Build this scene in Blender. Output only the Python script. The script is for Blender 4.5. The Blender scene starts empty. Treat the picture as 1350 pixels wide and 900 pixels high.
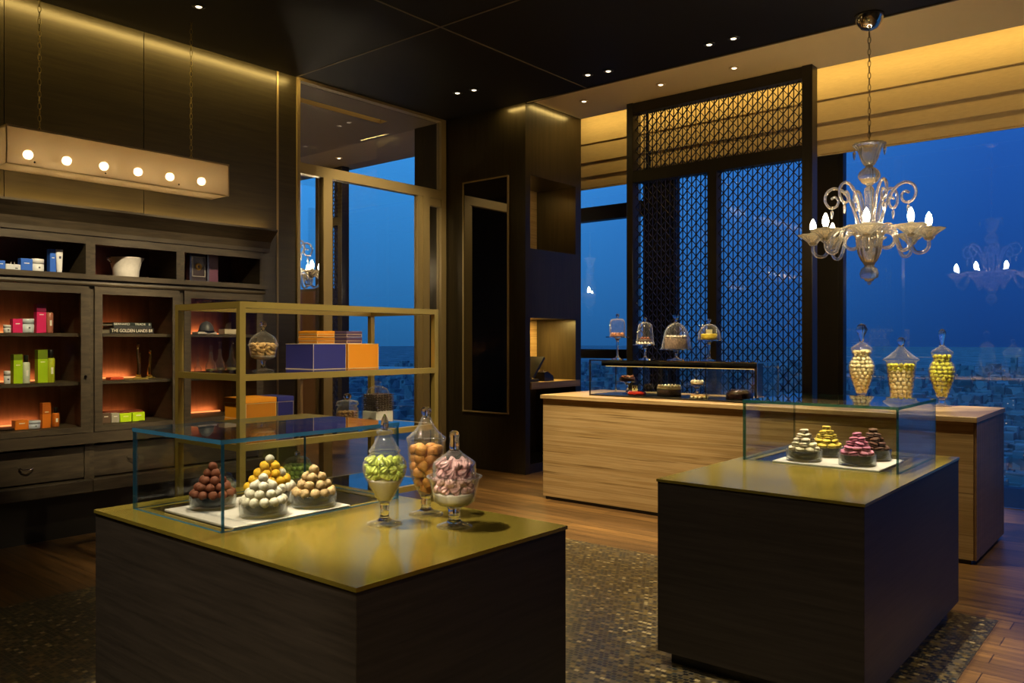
import bpy, math, random
from mathutils import Vector, Matrix
random.seed(7)
PI = math.pi
sc = bpy.context.scene
col = sc.collection

# ------------------------------------------------------------------ camera, world, exposure
EYE = 1.45
YAW = math.radians(39.8)
FPX = 1075.0
cd = bpy.data.cameras.new('camera'); cam = bpy.data.objects.new('camera', cd); col.objects.link(cam)
cam.location = (0, 0, EYE); cam.rotation_euler = (PI/2, 0, YAW)
cd.sensor_width = 36; cd.lens = FPX/1350*36; cd.clip_start = 0.05; cd.clip_end = 60000
sc.camera = cam
vs = sc.view_settings
sc.display_settings.display_device = 'sRGB'
vs.view_transform = 'Standard'; vs.look = 'None'; vs.gamma = 1; vs.exposure = 0.12; vs.use_curve_mapping = False
cy = sc.cycles
cy.use_denoising = True
cy.max_bounces = 14; cy.transparent_max_bounces = 64; cy.glossy_bounces = 6; cy.diffuse_bounces = 5
cy.transmission_bounces = 10; cy.sample_clamp_indirect = 4.0; cy.caustics_refractive = False; cy.caustics_reflective = False
SKY = 1.75

W = bpy.data.worlds.new('dusk'); sc.world = W; W.use_nodes = True
nt = W.node_tree; N = nt.nodes; L = nt.links; N.clear()
def nn(t, **k):
    n = N.new(t)
    for a, b in k.items(): setattr(n, a, b)
    return n
tc = nn('ShaderNodeTexCoord')
dot = nn('ShaderNodeVectorMath', operation='DOT_PRODUCT'); dot.inputs[1].default_value = (-.768, -.640, 0)
L.new(tc.outputs['Generated'], dot.inputs[0])
mr = nn('ShaderNodeMapRange'); mr.inputs[1].default_value = -.50; mr.inputs[2].default_value = .12
L.new(dot.outputs['Value'], mr.inputs[0])
az = nn('ShaderNodeMixRGB'); az.inputs[1].default_value = (.010, .062, .265, 1); az.inputs[2].default_value = (.030, .200, .500, 1)
L.new(mr.outputs[0], az.inputs[0])
sx = nn('ShaderNodeSeparateXYZ'); L.new(tc.outputs['Generated'], sx.inputs[0])
el = nn('ShaderNodeValToRGB'); cr = el.color_ramp
cr.elements[0].position = 0.0; cr.elements[0].color = (.43, .43, .44, 1)
cr.elements[1].position = 0.22; cr.elements[1].color = (1, 1, 1, 1)
e_ = cr.elements.new(.5); e_.color = (.75, .75, .78, 1)
L.new(sx.outputs['Z'], el.inputs[0])
mul = nn('ShaderNodeMixRGB', blend_type='MULTIPLY'); mul.inputs[0].default_value = 1
L.new(az.outputs[0], mul.inputs[1]); L.new(el.outputs[0], mul.inputs[2])
bg = nn('ShaderNodeBackground'); bg.inputs['Strength'].default_value = SKY
L.new(mul.outputs[0], bg.inputs['Color'])
wo = nn('ShaderNodeOutputWorld'); L.new(bg.outputs[0], wo.inputs[0])

# colours of lamp light
WARM = (1.0, .68, .27); GOLD = (1.0, .70, .22); NEUT = (1.0, .80, .47)
def area_light(name, loc, rot, sx_, sy_, power, colr=WARM):
    d = bpy.data.lights.new(name, 'AREA'); d.shape = 'RECTANGLE'; d.size = sx_; d.size_y = sy_; d.energy = power; d.color = colr
    o = bpy.data.objects.new(name, d); col.objects.link(o); o.location = loc; o.rotation_euler = rot; return o
def spot_light(name, loc, target, power, angle=50, blend=.6, colr=NEUT, radius=.03):
    d = bpy.data.lights.new(name, 'SPOT'); d.energy = power; d.color = colr; d.spot_size = math.radians(angle); d.spot_blend = blend; d.shadow_soft_size = radius
    o = bpy.data.objects.new(name, d); col.objects.link(o); o.location = loc
    o.rotation_euler = (Vector(target)-Vector(loc)).to_track_quat('-Z', 'Y').to_euler(); return o
ZC = 4.05
# window cove: concealed strips above the pale soffit wash the blinds
area_light('cove_window_strip', (-1.6, 8.80, 4.46), (math.radians(34), 0, 0), 9.6, .05, 33, GOLD)
# cove along the top of the panelled wall, and strip on top of the cabinet crown
area_light('cove_wall_strip', (-6.60, 2.4, 4.03), (0, math.radians(24), 0), .04, 4.8, 22, GOLD)
area_light('crown_strip', (-6.69, 2.9, 2.49), (0, math.radians(180-30), 0), .03, 3.1, 9, WARM)
# soffit strip washing the dark pillar
area_light('pillar_strip', (-5.62, 6.80, 4.03), (math.radians(14), 0, 0), .5, .04, 1.8, GOLD)
area_light('pillar_side_strip', (-5.45, 7.45, 4.07), (0, math.radians(14), 0), .04, .7, 2.0, GOLD)
# spots over the kiosks, counter and floor, some added as unseen fill
for n_, l_, t_, p_, a_ in [
    ('kiosk_spot', (-2.9, 2.6, 4.0), (-2.6, 1.75, .9), 165, 28),
    ('jar_spot', (-.4, -.7, 4.0), (-2.06, 1.93, 1.0), 190, 8),  # added low fill to brighten the sugar and jars
    ('kiosk_spot', (-3.2, 1.15, 4.0), (-2.05, 1.93, .98), 300, 22),
    ('kiosk_spot', (-2.5, .3, 4.0), (-2.5, 1.3, .5), 190, 34),
    ('kiosk_spot', (-1.4, 3.2, 4.0), (-1.4, 3.9, .85), 300, 32),
    ('kiosk_spot', (-1.7, 4.6, 4.0), (-1.4, 4.3, .85), 190, 28),
    ('counter_spot', (-3.25, 4.9, 4.0), (-3.3, 6.0, .55), 240, 50),
    ('counter_spot', (-4.4, 5.0, 4.0), (-4.2, 6.0, .7), 170, 46),
    ('counter_spot', (-2.1, 5.2, 4.0), (-1.9, 6.1, .6), 120, 46),
    ('counter_spot', (-4.12, 7.3, 4.05), (-3.6, 6.45, 1.1), 150, 40),
    ('counter_spot', (-3.0, 7.3, 4.05), (-2.2, 6.6, 1.1), 110, 44),
    ('jar_spot', (-1.3, 5.2, 4.0), (-1.75, 6.8, 1.15), 360, 26),
    ('floor_spot', (-4.4, 5.0, 4.0), (-4.4, 5.0, 0), 150, 70),
    ('floor_spot', (-.1, 5.4, 4.0), (-.1, 5.4, 0), 60, 64),
    ('floor_spot', (-3.2, 3.6, 4.0), (-3.0, 3.8, 0), 175, 56),
    ('shelf_spot', (-2.6, 2.6, 4.0), (-4.15, 3.2, 1.2), 170, 40),
    ('shelf_spot', (.3, 2.9, 4.0), (-4.1, 3.1, 1.05), 200, 20),  # added low fill for the box fronts on the gold shelf
    ('shelf_spot', (-4.4, .5, 4.0), (-4.4, 2.5, 1.3), 110, 26),  # added fill for the end frame of the gold shelf
    ('kiosk_spot', (-1.5, 1.7, 4.0), (-1.4, 3.24, .45), 55, 28),  # added fill to lighten the macaron kiosk front
    ('door_fill', (-5.2, 5.0, 4.0), (-6.76, 5.9, 2.2), 90, 60),  # added wash to brighten the bronze door posts
    ('cabinet_spot', (-3.5, 2.0, 4.0), (-6.3, 2.45, 1.62), 300, 29),
    ('cabinet_spot', (-3.5, 3.3, 4.0), (-6.3, 3.4, 1.62), 240, 29),
]:
    spot_light(n_, l_, t_, p_*2.3, a_, colr=(1, .86, .62) if n_ in ('kiosk_spot', 'jar_spot') else NEUT)
for x_, y_ in ((-.6, -1.8), (1.4, -1.8), (-.6, -.4), (1.6, .6), (2.2, 3.0)): spot_light('room_fill', (x_, y_, 4.0), (x_, y_, 0), 170, 100)  # unseen ambient fill added behind and beside the camera
for x_, y_, t_ in ((-9.0, 4.6, (-10.2, 7.84, 2.6)), (-10.4, 5.6, (-10.1, 7.84, 2.0)), (-8.6, 6.4, (-8.6, 6.4, 0)), (-9.4, 5.0, (-10.0, 6.4, .6))): spot_light('adjoining_fill', (x_, y_, 4.0), t_, 260, 60, colr=WARM)  # added fill for the adjoining room, not visible lamps
# ------------------------------------------------------------------ geometry helpers
F_ = Vector((-math.sin(YAW), math.cos(YAW), 0)); R_ = Vector((math.cos(YAW), math.sin(YAW), 0)); U_ = Vector((0, 0, 1))
def at(x, y, X=None, Y=None, Z=None):
    """a point of the photographed place: where the sight line meets a known plane"""
    d = F_ + R_*((x-675)/FPX) - U_*((y-450)/FPX)
    t = (Z-EYE)/d.z if Z is not None else (X/d.x if X is not None else Y/d.y)
    return Vector((0, 0, EYE)) + d*t
def depth(p): return (Vector(p)-Vector((0, 0, EYE))).dot(F_)

class MB:
    def __init__(s): s.v = []; s.f = []; s.m = []; s.s = []
    def add(s, vs_, fs, m=0, smooth=False):
        b = len(s.v); s.v += [tuple(p) for p in vs_]
        for f in fs: s.f.append([b+i for i in f]); s.m.append(m); s.s.append(smooth)
        return s
    def box(s, x0, x1, y0, y1, z0, z1, m=0, edge=None):
        if x0 > x1: x0, x1 = x1, x0
        if y0 > y1: y0, y1 = y1, y0
        if z0 > z1: z0, z1 = z1, z0
        v = [(x0,y0,z0),(x1,y0,z0),(x1,y1,z0),(x0,y1,z0),(x0,y0,z1),(x1,y0,z1),(x1,y1,z1),(x0,y1,z1)]
        fs = [(0,3,2,1),(4,5,6,7),(0,1,5,4),(1,2,6,5),(2,3,7,6),(3,0,4,7)]
        b = len(s.v); s.v += v
        dims = [x1-x0, y1-y0, z1-z0]; thin = dims.index(min(dims)); ax = [2,2,1,0,1,0]
        for f, a in zip(fs, ax):
            s.f.append([b+i for i in f]); s.s.append(False)
            s.m.append(edge if (edge is not None and a != thin) else m)
        return s
    def bev(s, x0, x1, y0, y1, z0, z1, b=.004, m=0):
        """box with chamfered edges"""
        X = (x0, x1); Y = (y0, y1); Zz = (z0, z1); vid = {}
        base = len(s.v)
        for i in (0,1):
            for j in (0,1):
                for k in (0,1):
                    sx_, sy_, sz_ = (1-2*i)*b, (1-2*j)*b, (1-2*k)*b
                    for a in range(3):
                        p = [X[i]+sx_, Y[j]+sy_, Zz[k]+sz_]; p[a] = (X[i], Y[j], Zz[k])[a]
                        vid[(i,j,k,a)] = len(s.v)-base; s.v.append(tuple(p))
        fs = []
        q = [(0,0),(1,0),(1,1),(0,1)]
        for c in (0,1):
            f = [vid[(c,j,k,0)] for j,k in q]; fs.append(f if c else f[::-1])
            f = [vid[(j,c,k,1)] for j,k in q]; fs.append(f[::-1] if c else f)
            f = [vid[(j,k,c,2)] for j,k in q]; fs.append(f if c else f[::-1])
        for j in (0,1):
            for k in (0,1):
                fs.append([vid[(0,j,k,1)],vid[(1,j,k,1)],vid[(1,j,k,2)],vid[(0,j,k,2)]])
                fs.append([vid[(j,0,k,0)],vid[(j,1,k,0)],vid[(j,1,k,2)],vid[(j,0,k,2)]])
                fs.append([vid[(j,k,0,0)],vid[(j,k,1,0)],vid[(j,k,1,1)],vid[(j,k,0,1)]])
        for i in (0,1):
            for j in (0,1):
                for k in (0,1): fs.append([vid[(i,j,k,a)] for a in range(3)])
        for f in fs: s.f.append([base+i for i in f]); s.m.append(m); s.s.append(False)
        return s
    def lathe(s, prof, c=(0,0,0), n=28, m=0, flute=0, amp=0, twist=0, smooth=True, cap=True, ms=None):
        """prof: list of (radius, z)"""
        b = len(s.v); k = len(prof)
        for (r, z) in prof:
            for i in range(n):
                a = 2*PI*i/n
                rr = r*(1+amp*math.cos(flute*a)) if flute else r
                a2 = a + twist*z
                s.v.append((c[0]+rr*math.cos(a2), c[1]+rr*math.sin(a2), c[2]+z))
        for j in range(k-1):
            for i in range(n):
                i2 = (i+1) % n
                s.f.append([b+j*n+i, b+j*n+i2, b+(j+1)*n+i2, b+(j+1)*n+i]); s.m.append(ms[j] if ms else m); s.s.append(smooth)
        if cap:
            if prof[0][0] > 1e-5: s.f.append([b+i for i in range(n)][::-1]); s.m.append(ms[0] if ms else m); s.s.append(False)
            if prof[-1][0] > 1e-5: s.f.append([b+(k-1)*n+i for i in range(n)]); s.m.append(ms[-1] if ms else m); s.s.append(False)
        return s
    def tube(s, pts, r, n=8, m=0, closed=False, r1=None):
        pts = [Vector(p) for p in pts]; k = len(pts); b = len(s.v)
        up = Vector((0,0,1)); prev = None
        for j, p in enumerate(pts):
            if closed: t = pts[(j+1)%k]-pts[j-1]
            else: t = pts[min(j+1,k-1)]-pts[max(j-1,0)]
            t.normalize()
            if prev is None:
                u = t.cross(up)
                if u.length < 1e-3: u = t.cross(Vector((1,0,0)))
            else: u = prev - t*prev.dot(t)
            u.normalize(); prev = u; w = t.cross(u)
            rr = r if r1 is None else r+(r1-r)*j/(k-1)
            for i in range(n):
                a = 2*PI*i/n; q = p+u*(rr*math.cos(a))+w*(rr*math.sin(a)); s.v.append(tuple(q))
        for j in range(k if closed else k-1):
            j2 = (j+1)%k
            for i in range(n):
                i2 = (i+1)%n; s.f.append([b+j*n+i, b+j*n+i2, b+j2*n+i2, b+j2*n+i]); s.m.append(m); s.s.append(True)
        if not closed:
            s.f.append([b+i for i in range(n)][::-1]); s.f.append([b+(k-1)*n+i for i in range(n)]); s.m += [m,m]; s.s += [False,False]
        return s
    def bar(s, p, q, w, d, nrm, m=0):
        """rectangular bar p->q, width w across, depth d along nrm"""
        p = Vector(p); q = Vector(q); t = (q-p).normalized(); nrm = Vector(nrm).normalized(); u = t.cross(nrm)*(w/2); e = nrm*(d/2)
        v = [p-u-e,p+u-e,p+u+e,p-u+e,q-u-e,q+u-e,q+u+e,q-u+e]
        return s.add(v, [(0,1,2,3),(7,6,5,4),(0,4,5,1),(1,5,6,2),(2,6,7,3),(3,7,4,0)], m)
    def poly(s, pts, nrm, m=0):
        """convex polygon extruded by vector nrm"""
        n = len(pts); a = [Vector(p) for p in pts]; b = [p+Vector(nrm) for p in a]
        return s.add(a+b, [list(range(n))[::-1], list(range(n,2*n))]+[[i,(i+1)%n,n+(i+1)%n,n+i] for i in range(n)], m)
    def ball(s, c, r, n=14, k=9, m=0, sz=1.0, jit=0):
        pr = [(max(0,r*math.sin(PI*j/k)), -r*sz*math.cos(PI*j/k)) for j in range(k+1)]
        pr[0] = (0, pr[0][1]); pr[-1] = (0, pr[-1][1])
        b = len(s.v); s.lathe(pr, c, n, m)
        if jit:
            for i in range(b, len(s.v)):
                p = Vector(s.v[i])-Vector(c); f = 1+random.uniform(-jit, jit); s.v[i] = tuple(Vector(c)+p*f)
        return s
    def mesh(s, name, mats, off=(0,0,0)):
        me = bpy.data.meshes.new(name)
        o = Vector(off); me.from_pydata([tuple(Vector(p)-o) for p in s.v], [], s.f); 
        for mt in mats: me.materials.append(mt)
        me.polygons.foreach_set('material_index', s.m); me.polygons.foreach_set('use_smooth', s.s); me.validate(); me.update()
        return me
def origin(o):
    v = Vector((0,0,0)); p = o
    while p: v += p.location; p = p.parent
    return v
def obj(name, mb, mats, parent=None, loc=(0,0,0), label=None):
    """mesh written in world coordinates; its object origin is loc (top level) or the parent's origin"""
    if not isinstance(mats, (list, tuple)): mats = [mats]
    off = origin(parent) if parent else Vector(loc)
    o = bpy.data.objects.new(name, mb.mesh(name, mats, off)); col.objects.link(o)
    if parent: o.parent = parent
    else: o.location = loc
    if label: o['label'] = label
    return o
def tag(o, label, cat, group=None, kind=None):
    o['label'] = label; o['category'] = cat
    if group: o['group'] = group
    if kind: o['kind'] = kind
    return o
def thing(name, label, cat, loc, group=None):
    o = bpy.data.objects.new(name, None); col.objects.link(o); o.location = loc; o.empty_display_size = .05
    return tag(o, label, cat, group)
def one(name, mb, mats, label, cat, loc, group=None): return tag(obj(name, mb, mats, None, loc), label, cat, group)
def struct(name, mb, mats, parent=None):
    o = obj(name, mb, mats, parent)
    if not parent: o['kind'] = 'structure'
    return o
def copy_tree(o, parent=None):
    c = o.copy(); col.objects.link(c)
    if parent: c.parent = parent
    for ch in o.children: copy_tree(ch, c)
    return c

# ------------------------------------------------------------------ materials
def mat(name):
    m = bpy.data.materials.new(name); m.use_nodes = True; m.node_tree.nodes.clear()
    return m, m.node_tree.nodes, m.node_tree.links
def P(name, c, rough=.5, metal=0, coat=0, emit=None, es=0, noise=None, bump=0, spec=.5, trans=0):
    """principled; noise=(scale xyz, amount) varies the colour with an object-space grain"""
    m, n, l = mat(name)
    b = n.new('ShaderNodeBsdfPrincipled'); o = n.new('ShaderNodeOutputMaterial'); l.new(b.outputs[0], o.inputs[0])
    b.inputs['Base Color'].default_value = (*c, 1); b.inputs['Roughness'].default_value = rough; b.inputs['Metallic'].default_value = metal
    b.inputs['Coat Weight'].default_value = coat; b.inputs['Coat Roughness'].default_value = .06; b.inputs['Specular IOR Level'].default_value = spec
    b.inputs['Transmission Weight'].default_value = trans
    if emit: b.inputs['Emission Color'].default_value = (*emit, 1); b.inputs['Emission Strength'].default_value = es
    if noise:
        t = n.new('ShaderNodeTexCoord'); mp = n.new('ShaderNodeMapping'); mp.inputs['Scale'].default_value = noise[0]
        ns = n.new('ShaderNodeTexNoise'); ns.inputs['Scale'].default_value = 1; ns.inputs['Detail'].default_value = 5; ns.inputs['Roughness'].default_value = .62
        l.new(t.outputs['Object'], mp.inputs[0]); l.new(mp.outputs[0], ns.inputs['Vector'])
        r = n.new('ShaderNodeValToRGB'); a = noise[1]
        r.color_ramp.elements[0].position = .3; r.color_ramp.elements[1].position = .72
        r.color_ramp.elements[0].color = (*[x*(1-a) for x in c], 1); r.color_ramp.elements[1].color = (*[x*(1+a) for x in c], 1)
        l.new(ns.outputs[0], r.inputs[0]); l.new(r.outputs[0], b.inputs['Base Color'])
        if bump:
            bp = n.new('ShaderNodeBump'); bp.inputs['Strength'].default_value = bump; bp.inputs['Distance'].default_value = .004
            l.new(ns.outputs[0], bp.inputs['Height']); l.new(bp.outputs[0], b.inputs['Normal'])
    return m
def emis(name, c, s):
    m, n, l = mat(name); e = n.new('ShaderNodeEmission'); e.inputs[0].default_value = (*c, 1); e.inputs[1].default_value = s
    o = n.new('ShaderNodeOutputMaterial'); l.new(e.outputs[0], o.inputs[0]); return m
def glass(name, tint=(1,1,1), ior=1.5, rim=.75, rough=.0, body=0.0, bodyc=(1,1,1), gloss=(1,1,1), rimbody=0.0):
    """clear thin-walled glass: Fresnel reflection over a see-through body that darkens where it is seen edge-on"""
    m, n, l = mat(name)
    lw = n.new('ShaderNodeLayerWeight'); lw.inputs[0].default_value = .5      # Schlick's Fresnel, the same from both sides
    f0 = ((ior-1)/(ior+1))**2
    pw = n.new('ShaderNodeMath'); pw.operation = 'POWER'; pw.inputs[1].default_value = 5; l.new(lw.outputs['Facing'], pw.inputs[0])
    fr = n.new('ShaderNodeMath'); fr.operation = 'MULTIPLY_ADD'; fr.inputs[1].default_value = 1-f0; fr.inputs[2].default_value = f0; l.new(pw.outputs[0], fr.inputs[0])
    p2 = n.new('ShaderNodeMath'); p2.operation = 'POWER'; p2.inputs[1].default_value = 2.2; l.new(lw.outputs['Facing'], p2.inputs[0])
    mx = n.new('ShaderNodeMixRGB'); mx.inputs[1].default_value = (*tint, 1); mx.inputs[2].default_value = (*[t*rim for t in tint], 1)
    l.new(p2.outputs[0], mx.inputs[0])
    tr = n.new('ShaderNodeBsdfTransparent'); l.new(mx.outputs[0], tr.inputs[0])
    gl = n.new('ShaderNodeBsdfGlossy'); gl.inputs['Roughness'].default_value = rough; gl.inputs[0].default_value = (*gloss, 1)
    ms = n.new('ShaderNodeMixShader'); l.new(fr.outputs[0], ms.inputs[0]); l.new(tr.outputs[0], ms.inputs[1]); l.new(gl.outputs[0], ms.inputs[2])
    out = ms
    if body:
        df = n.new('ShaderNodeBsdfDiffuse'); df.inputs[0].default_value = (*bodyc, 1)
        tl = n.new('ShaderNodeBsdfTranslucent'); tl.inputs[0].default_value = (*bodyc, 1)
        a = n.new('ShaderNodeMixShader'); a.inputs[0].default_value = .5; l.new(df.outputs[0], a.inputs[1]); l.new(tl.outputs[0], a.inputs[2])
        b = n.new('ShaderNodeMixShader'); b.inputs[0].default_value = body
        if rimbody:  # paler body where seen edge-on, imitating lit glass edges
            p3 = n.new('ShaderNodeMath'); p3.operation = 'POWER'; p3.inputs[1].default_value = 3.5; l.new(lw.outputs['Facing'], p3.inputs[0])
            ma = n.new('ShaderNodeMath'); ma.operation = 'MULTIPLY_ADD'; ma.inputs[1].default_value = rimbody; ma.inputs[2].default_value = body; l.new(p3.outputs[0], ma.inputs[0]); l.new(ma.outputs[0], b.inputs[0])
        l.new(ms.outputs[0], b.inputs[1]); l.new(a.outputs[0], b.inputs[2]); out = b
    o = n.new('ShaderNodeOutputMaterial'); l.new(out.outputs[0], o.inputs[0]); return m
def solid(name, tint, rough, body=0, bodyc=(1,1,1)):
    m, n, l = mat(name)
    g_ = n.new('ShaderNodeBsdfGlass'); g_.inputs['Color'].default_value = (*tint, 1); g_.inputs['Roughness'].default_value = rough; g_.inputs['IOR'].default_value = 1.48
    o = n.new('ShaderNodeOutputMaterial'); out = g_
    if body:
        t_ = n.new('ShaderNodeBsdfTranslucent'); t_.inputs[0].default_value = (*bodyc, 1); d_ = n.new('ShaderNodeBsdfDiffuse'); d_.inputs[0].default_value = (*bodyc, 1)
        a = n.new('ShaderNodeMixShader'); l.new(t_.outputs[0], a.inputs[1]); l.new(d_.outputs[0], a.inputs[2])
        b = n.new('ShaderNodeMixShader'); b.inputs[0].default_value = body; l.new(g_.outputs[0], b.inputs[1]); l.new(a.outputs[0], b.inputs[2]); out = b
    l.new(out.outputs[0], o.inputs[0]); return m
def tex_mat(name, build, rough=.4, coat=0, spec=.5, metal=0):
    m, n, l = mat(name)
    b = n.new('ShaderNodeBsdfPrincipled'); o = n.new('ShaderNodeOutputMaterial'); l.new(b.outputs[0], o.inputs[0])
    b.inputs['Roughness'].default_value = rough; b.inputs['Coat Weight'].default_value = coat; b.inputs['Specular IOR Level'].default_value = spec; b.inputs['Metallic'].default_value = metal
    build(n, l, b); return m
def ramp(n, stops):
    r = n.new('ShaderNodeValToRGB'); e = r.color_ramp.elements
    e[0].position, e[0].color = stops[0][0], (*stops[0][1], 1); e[1].position, e[1].color = stops[-1][0], (*stops[-1][1], 1)
    for p, c in stops[1:-1]: x = e.new(p); x.color = (*c, 1)
    return r
def coords(n, l, scale, rot=(0,0,0)):
    t = n.new('ShaderNodeTexCoord'); mp = n.new('ShaderNodeMapping'); mp.inputs['Scale'].default_value = scale; mp.inputs['Rotation'].default_value = rot
    l.new(t.outputs['Object'], mp.inputs[0]); return mp
def b_floor(n, l, b):
    c = coords(n, l, (1,1,1))
    br = n.new('ShaderNodeTexBrick'); br.inputs['Scale'].default_value = 1; br.inputs['Brick Width'].default_value = 1.9; br.inputs['Row Height'].default_value = .14
    br.inputs['Mortar Size'].default_value = .0025; br.inputs['Color1'].default_value = (.185,.098,.030,1); br.inputs['Color2'].default_value = (.095,.050,.017,1); br.inputs['Mortar'].default_value = (.02,.01,.005,1)
    br.offset = .37; l.new(c.outputs[0], br.inputs[0])
    c2 = coords(n, l, (1.6, 26, 1)); ns = n.new('ShaderNodeTexNoise'); ns.inputs['Scale'].default_value = 1; ns.inputs['Detail'].default_value = 6; l.new(c2.outputs[0], ns.inputs[0])
    r = ramp(n, [(.3,(.45,.45,.45)),(.7,(1.35,1.3,1.25))]); l.new(ns.outputs[0], r.inputs[0])
    mx = n.new('ShaderNodeMixRGB'); mx.blend_type = 'MULTIPLY'; mx.inputs[0].default_value = 1; l.new(br.outputs[0], mx.inputs[1]); l.new(r.outputs[0], mx.inputs[2]); l.new(mx.outputs[0], b.inputs['Base Color'])
def b_mosaic(n, l, b):
    c = coords(n, l, (1,1,1))
    br = n.new('ShaderNodeTexBrick'); br.inputs['Scale'].default_value = 1; br.inputs['Brick Width'].default_value = .027; br.inputs['Row Height'].default_value = .024
    br.inputs['Mortar Size'].default_value = .0028; br.inputs['Mortar Smooth'].default_value = .1; br.offset = .5; br.inputs['Mortar'].default_value = (.5,.5,.5,1)
    br.inputs['Color1'].default_value = (0,0,0,1); br.inputs['Color2'].default_value = (1,1,1,1); l.new(c.outputs[0], br.inputs[0])
    r = ramp(n, [(0,(.010,.010,.012)),(.22,(.05,.035,.015)),(.36,(.012,.016,.020)),(.44,(.13,.09,.030)),(.54,(.018,.026,.030)),(.64,(.17,.125,.05)),(.73,(.012,.010,.010)),(.82,(.09,.07,.045)),(.95,(.34,.27,.14))]); r.color_ramp.interpolation = 'CONSTANT'
    l.new(br.outputs[0], r.inputs[0])
    mx = n.new('ShaderNodeMixRGB'); l.new(br.outputs['Fac'], mx.inputs[0]); l.new(r.outputs[0], mx.inputs[1]); mx.inputs[2].default_value = (.085,.068,.036,1); l.new(mx.outputs[0], b.inputs['Base Color'])
def b_trav(n, l, b):
    c = coords(n, l, (.20, .20, 15)); ns = n.new('ShaderNodeTexNoise'); ns.inputs['Scale'].default_value = 1.3; ns.inputs['Detail'].default_value = 7; ns.inputs['Roughness'].default_value = .65; ns.inputs['Distortion'].default_value = .25; l.new(c.outputs[0], ns.inputs[0])
    r = ramp(n, [(.24,(.24,.145,.058)),(.38,(.42,.285,.125)),(.46,(.33,.21,.085)),(.53,(.48,.335,.16)),(.60,(.37,.24,.105)),(.68,(.52,.37,.18)),(.78,(.40,.27,.12))]); l.new(ns.outputs[0], r.inputs[0])
    c2 = coords(n, l, (1.3, 1.3, 65)); n2 = n.new('ShaderNodeTexNoise'); n2.inputs['Scale'].default_value = 1; n2.inputs['Detail'].default_value = 4; l.new(c2.outputs[0], n2.inputs[0])
    r2 = ramp(n, [(.30,(.55,.50,.42)),(.40,(1,1,1)),(.6,(1.05,1.03,1))]); l.new(n2.outputs[0], r2.inputs[0])
    mx = n.new('ShaderNodeMixRGB'); mx.blend_type = 'MULTIPLY'; mx.inputs[0].default_value = 1; l.new(r.outputs[0], mx.inputs[1]); l.new(r2.outputs[0], mx.inputs[2]); l.new(mx.outputs[0], b.inputs['Base Color'])
def b_city(n, l, b):
    c = coords(n, l, (.012,.012,.012)); v = n.new('ShaderNodeTexVoronoi'); v.inputs['Scale'].default_value = 1; l.new(c.outputs[0], v.inputs['Vector'])
    r = ramp(n, [(0,(.16,.17,.19)),(.4,(.34,.34,.36)),(.7,(.52,.48,.48)),(1,(.22,.24,.24))])
    l.new(v.outputs['Color'], r.inputs[0]); l.new(r.outputs[0], b.inputs['Base Color'])
    c2 = coords(n, l, (.03,.03,.03)); v2 = n.new('ShaderNodeTexVoronoi'); v2.inputs['Scale'].default_value = 1; l.new(c2.outputs[0], v2.inputs['Vector'])
    r2 = ramp(n, [(0,(1,1,1)),(.05,(1,1,1)),(.07,(0,0,0)),(1,(0,0,0))]); l.new(v2.outputs['Distance'], r2.inputs[0])
    r3 = ramp(n, [(.55,(0,0,0)),(.6,(1,.5,.2)),(1,(1,.8,.6))]); l.new(v2.outputs['Color'], r3.inputs[0])
    mx = n.new('ShaderNodeMixRGB'); mx.blend_type = 'MULTIPLY'; mx.inputs[0].default_value = 1; l.new(r2.outputs[0], mx.inputs[1]); l.new(r3.outputs[0], mx.inputs[2])
    l.new(mx.outputs[0], b.inputs['Emission Color']); b.inputs['Emission Strength'].default_value = 1.2
def b_bldg(n, l, b):
    c = coords(n, l, (.045,.045,.045)); v = n.new('ShaderNodeTexVoronoi'); v.inputs['Scale'].default_value = 1; l.new(c.outputs[0], v.inputs['Vector'])
    r = ramp(n, [(0,(.10,.11,.13)),(.5,(.36,.34,.35)),(1,(.6,.53,.5))]); l.new(v.outputs['Color'], r.inputs[0]); l.new(r.outputs[0], b.inputs['Base Color'])
    c2 = coords(n, l, (.16,.16,.22)); v2 = n.new('ShaderNodeTexVoronoi'); v2.inputs['Scale'].default_value = 1; l.new(c2.outputs[0], v2.inputs['Vector'])
    r2 = ramp(n, [(0,(1,1,1)),(.16,(1,1,1)),(.2,(0,0,0)),(1,(0,0,0))]); l.new(v2.outputs['Distance'], r2.inputs[0])
    r3 = ramp(n, [(.86,(0,0,0)),(.88,(1,.6,.3)),(1,(1,.85,.7))]); l.new(v2.outputs['Color'], r3.inputs[0])
    mx = n.new('ShaderNodeMixRGB'); mx.blend_type = 'MULTIPLY'; mx.inputs[0].default_value = 1; l.new(r2.outputs[0], mx.inputs[1]); l.new(r3.outputs[0], mx.inputs[2])
    l.new(mx.outputs[0], b.inputs['Emission Color']); b.inputs['Emission Strength'].default_value = 1.0
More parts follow.
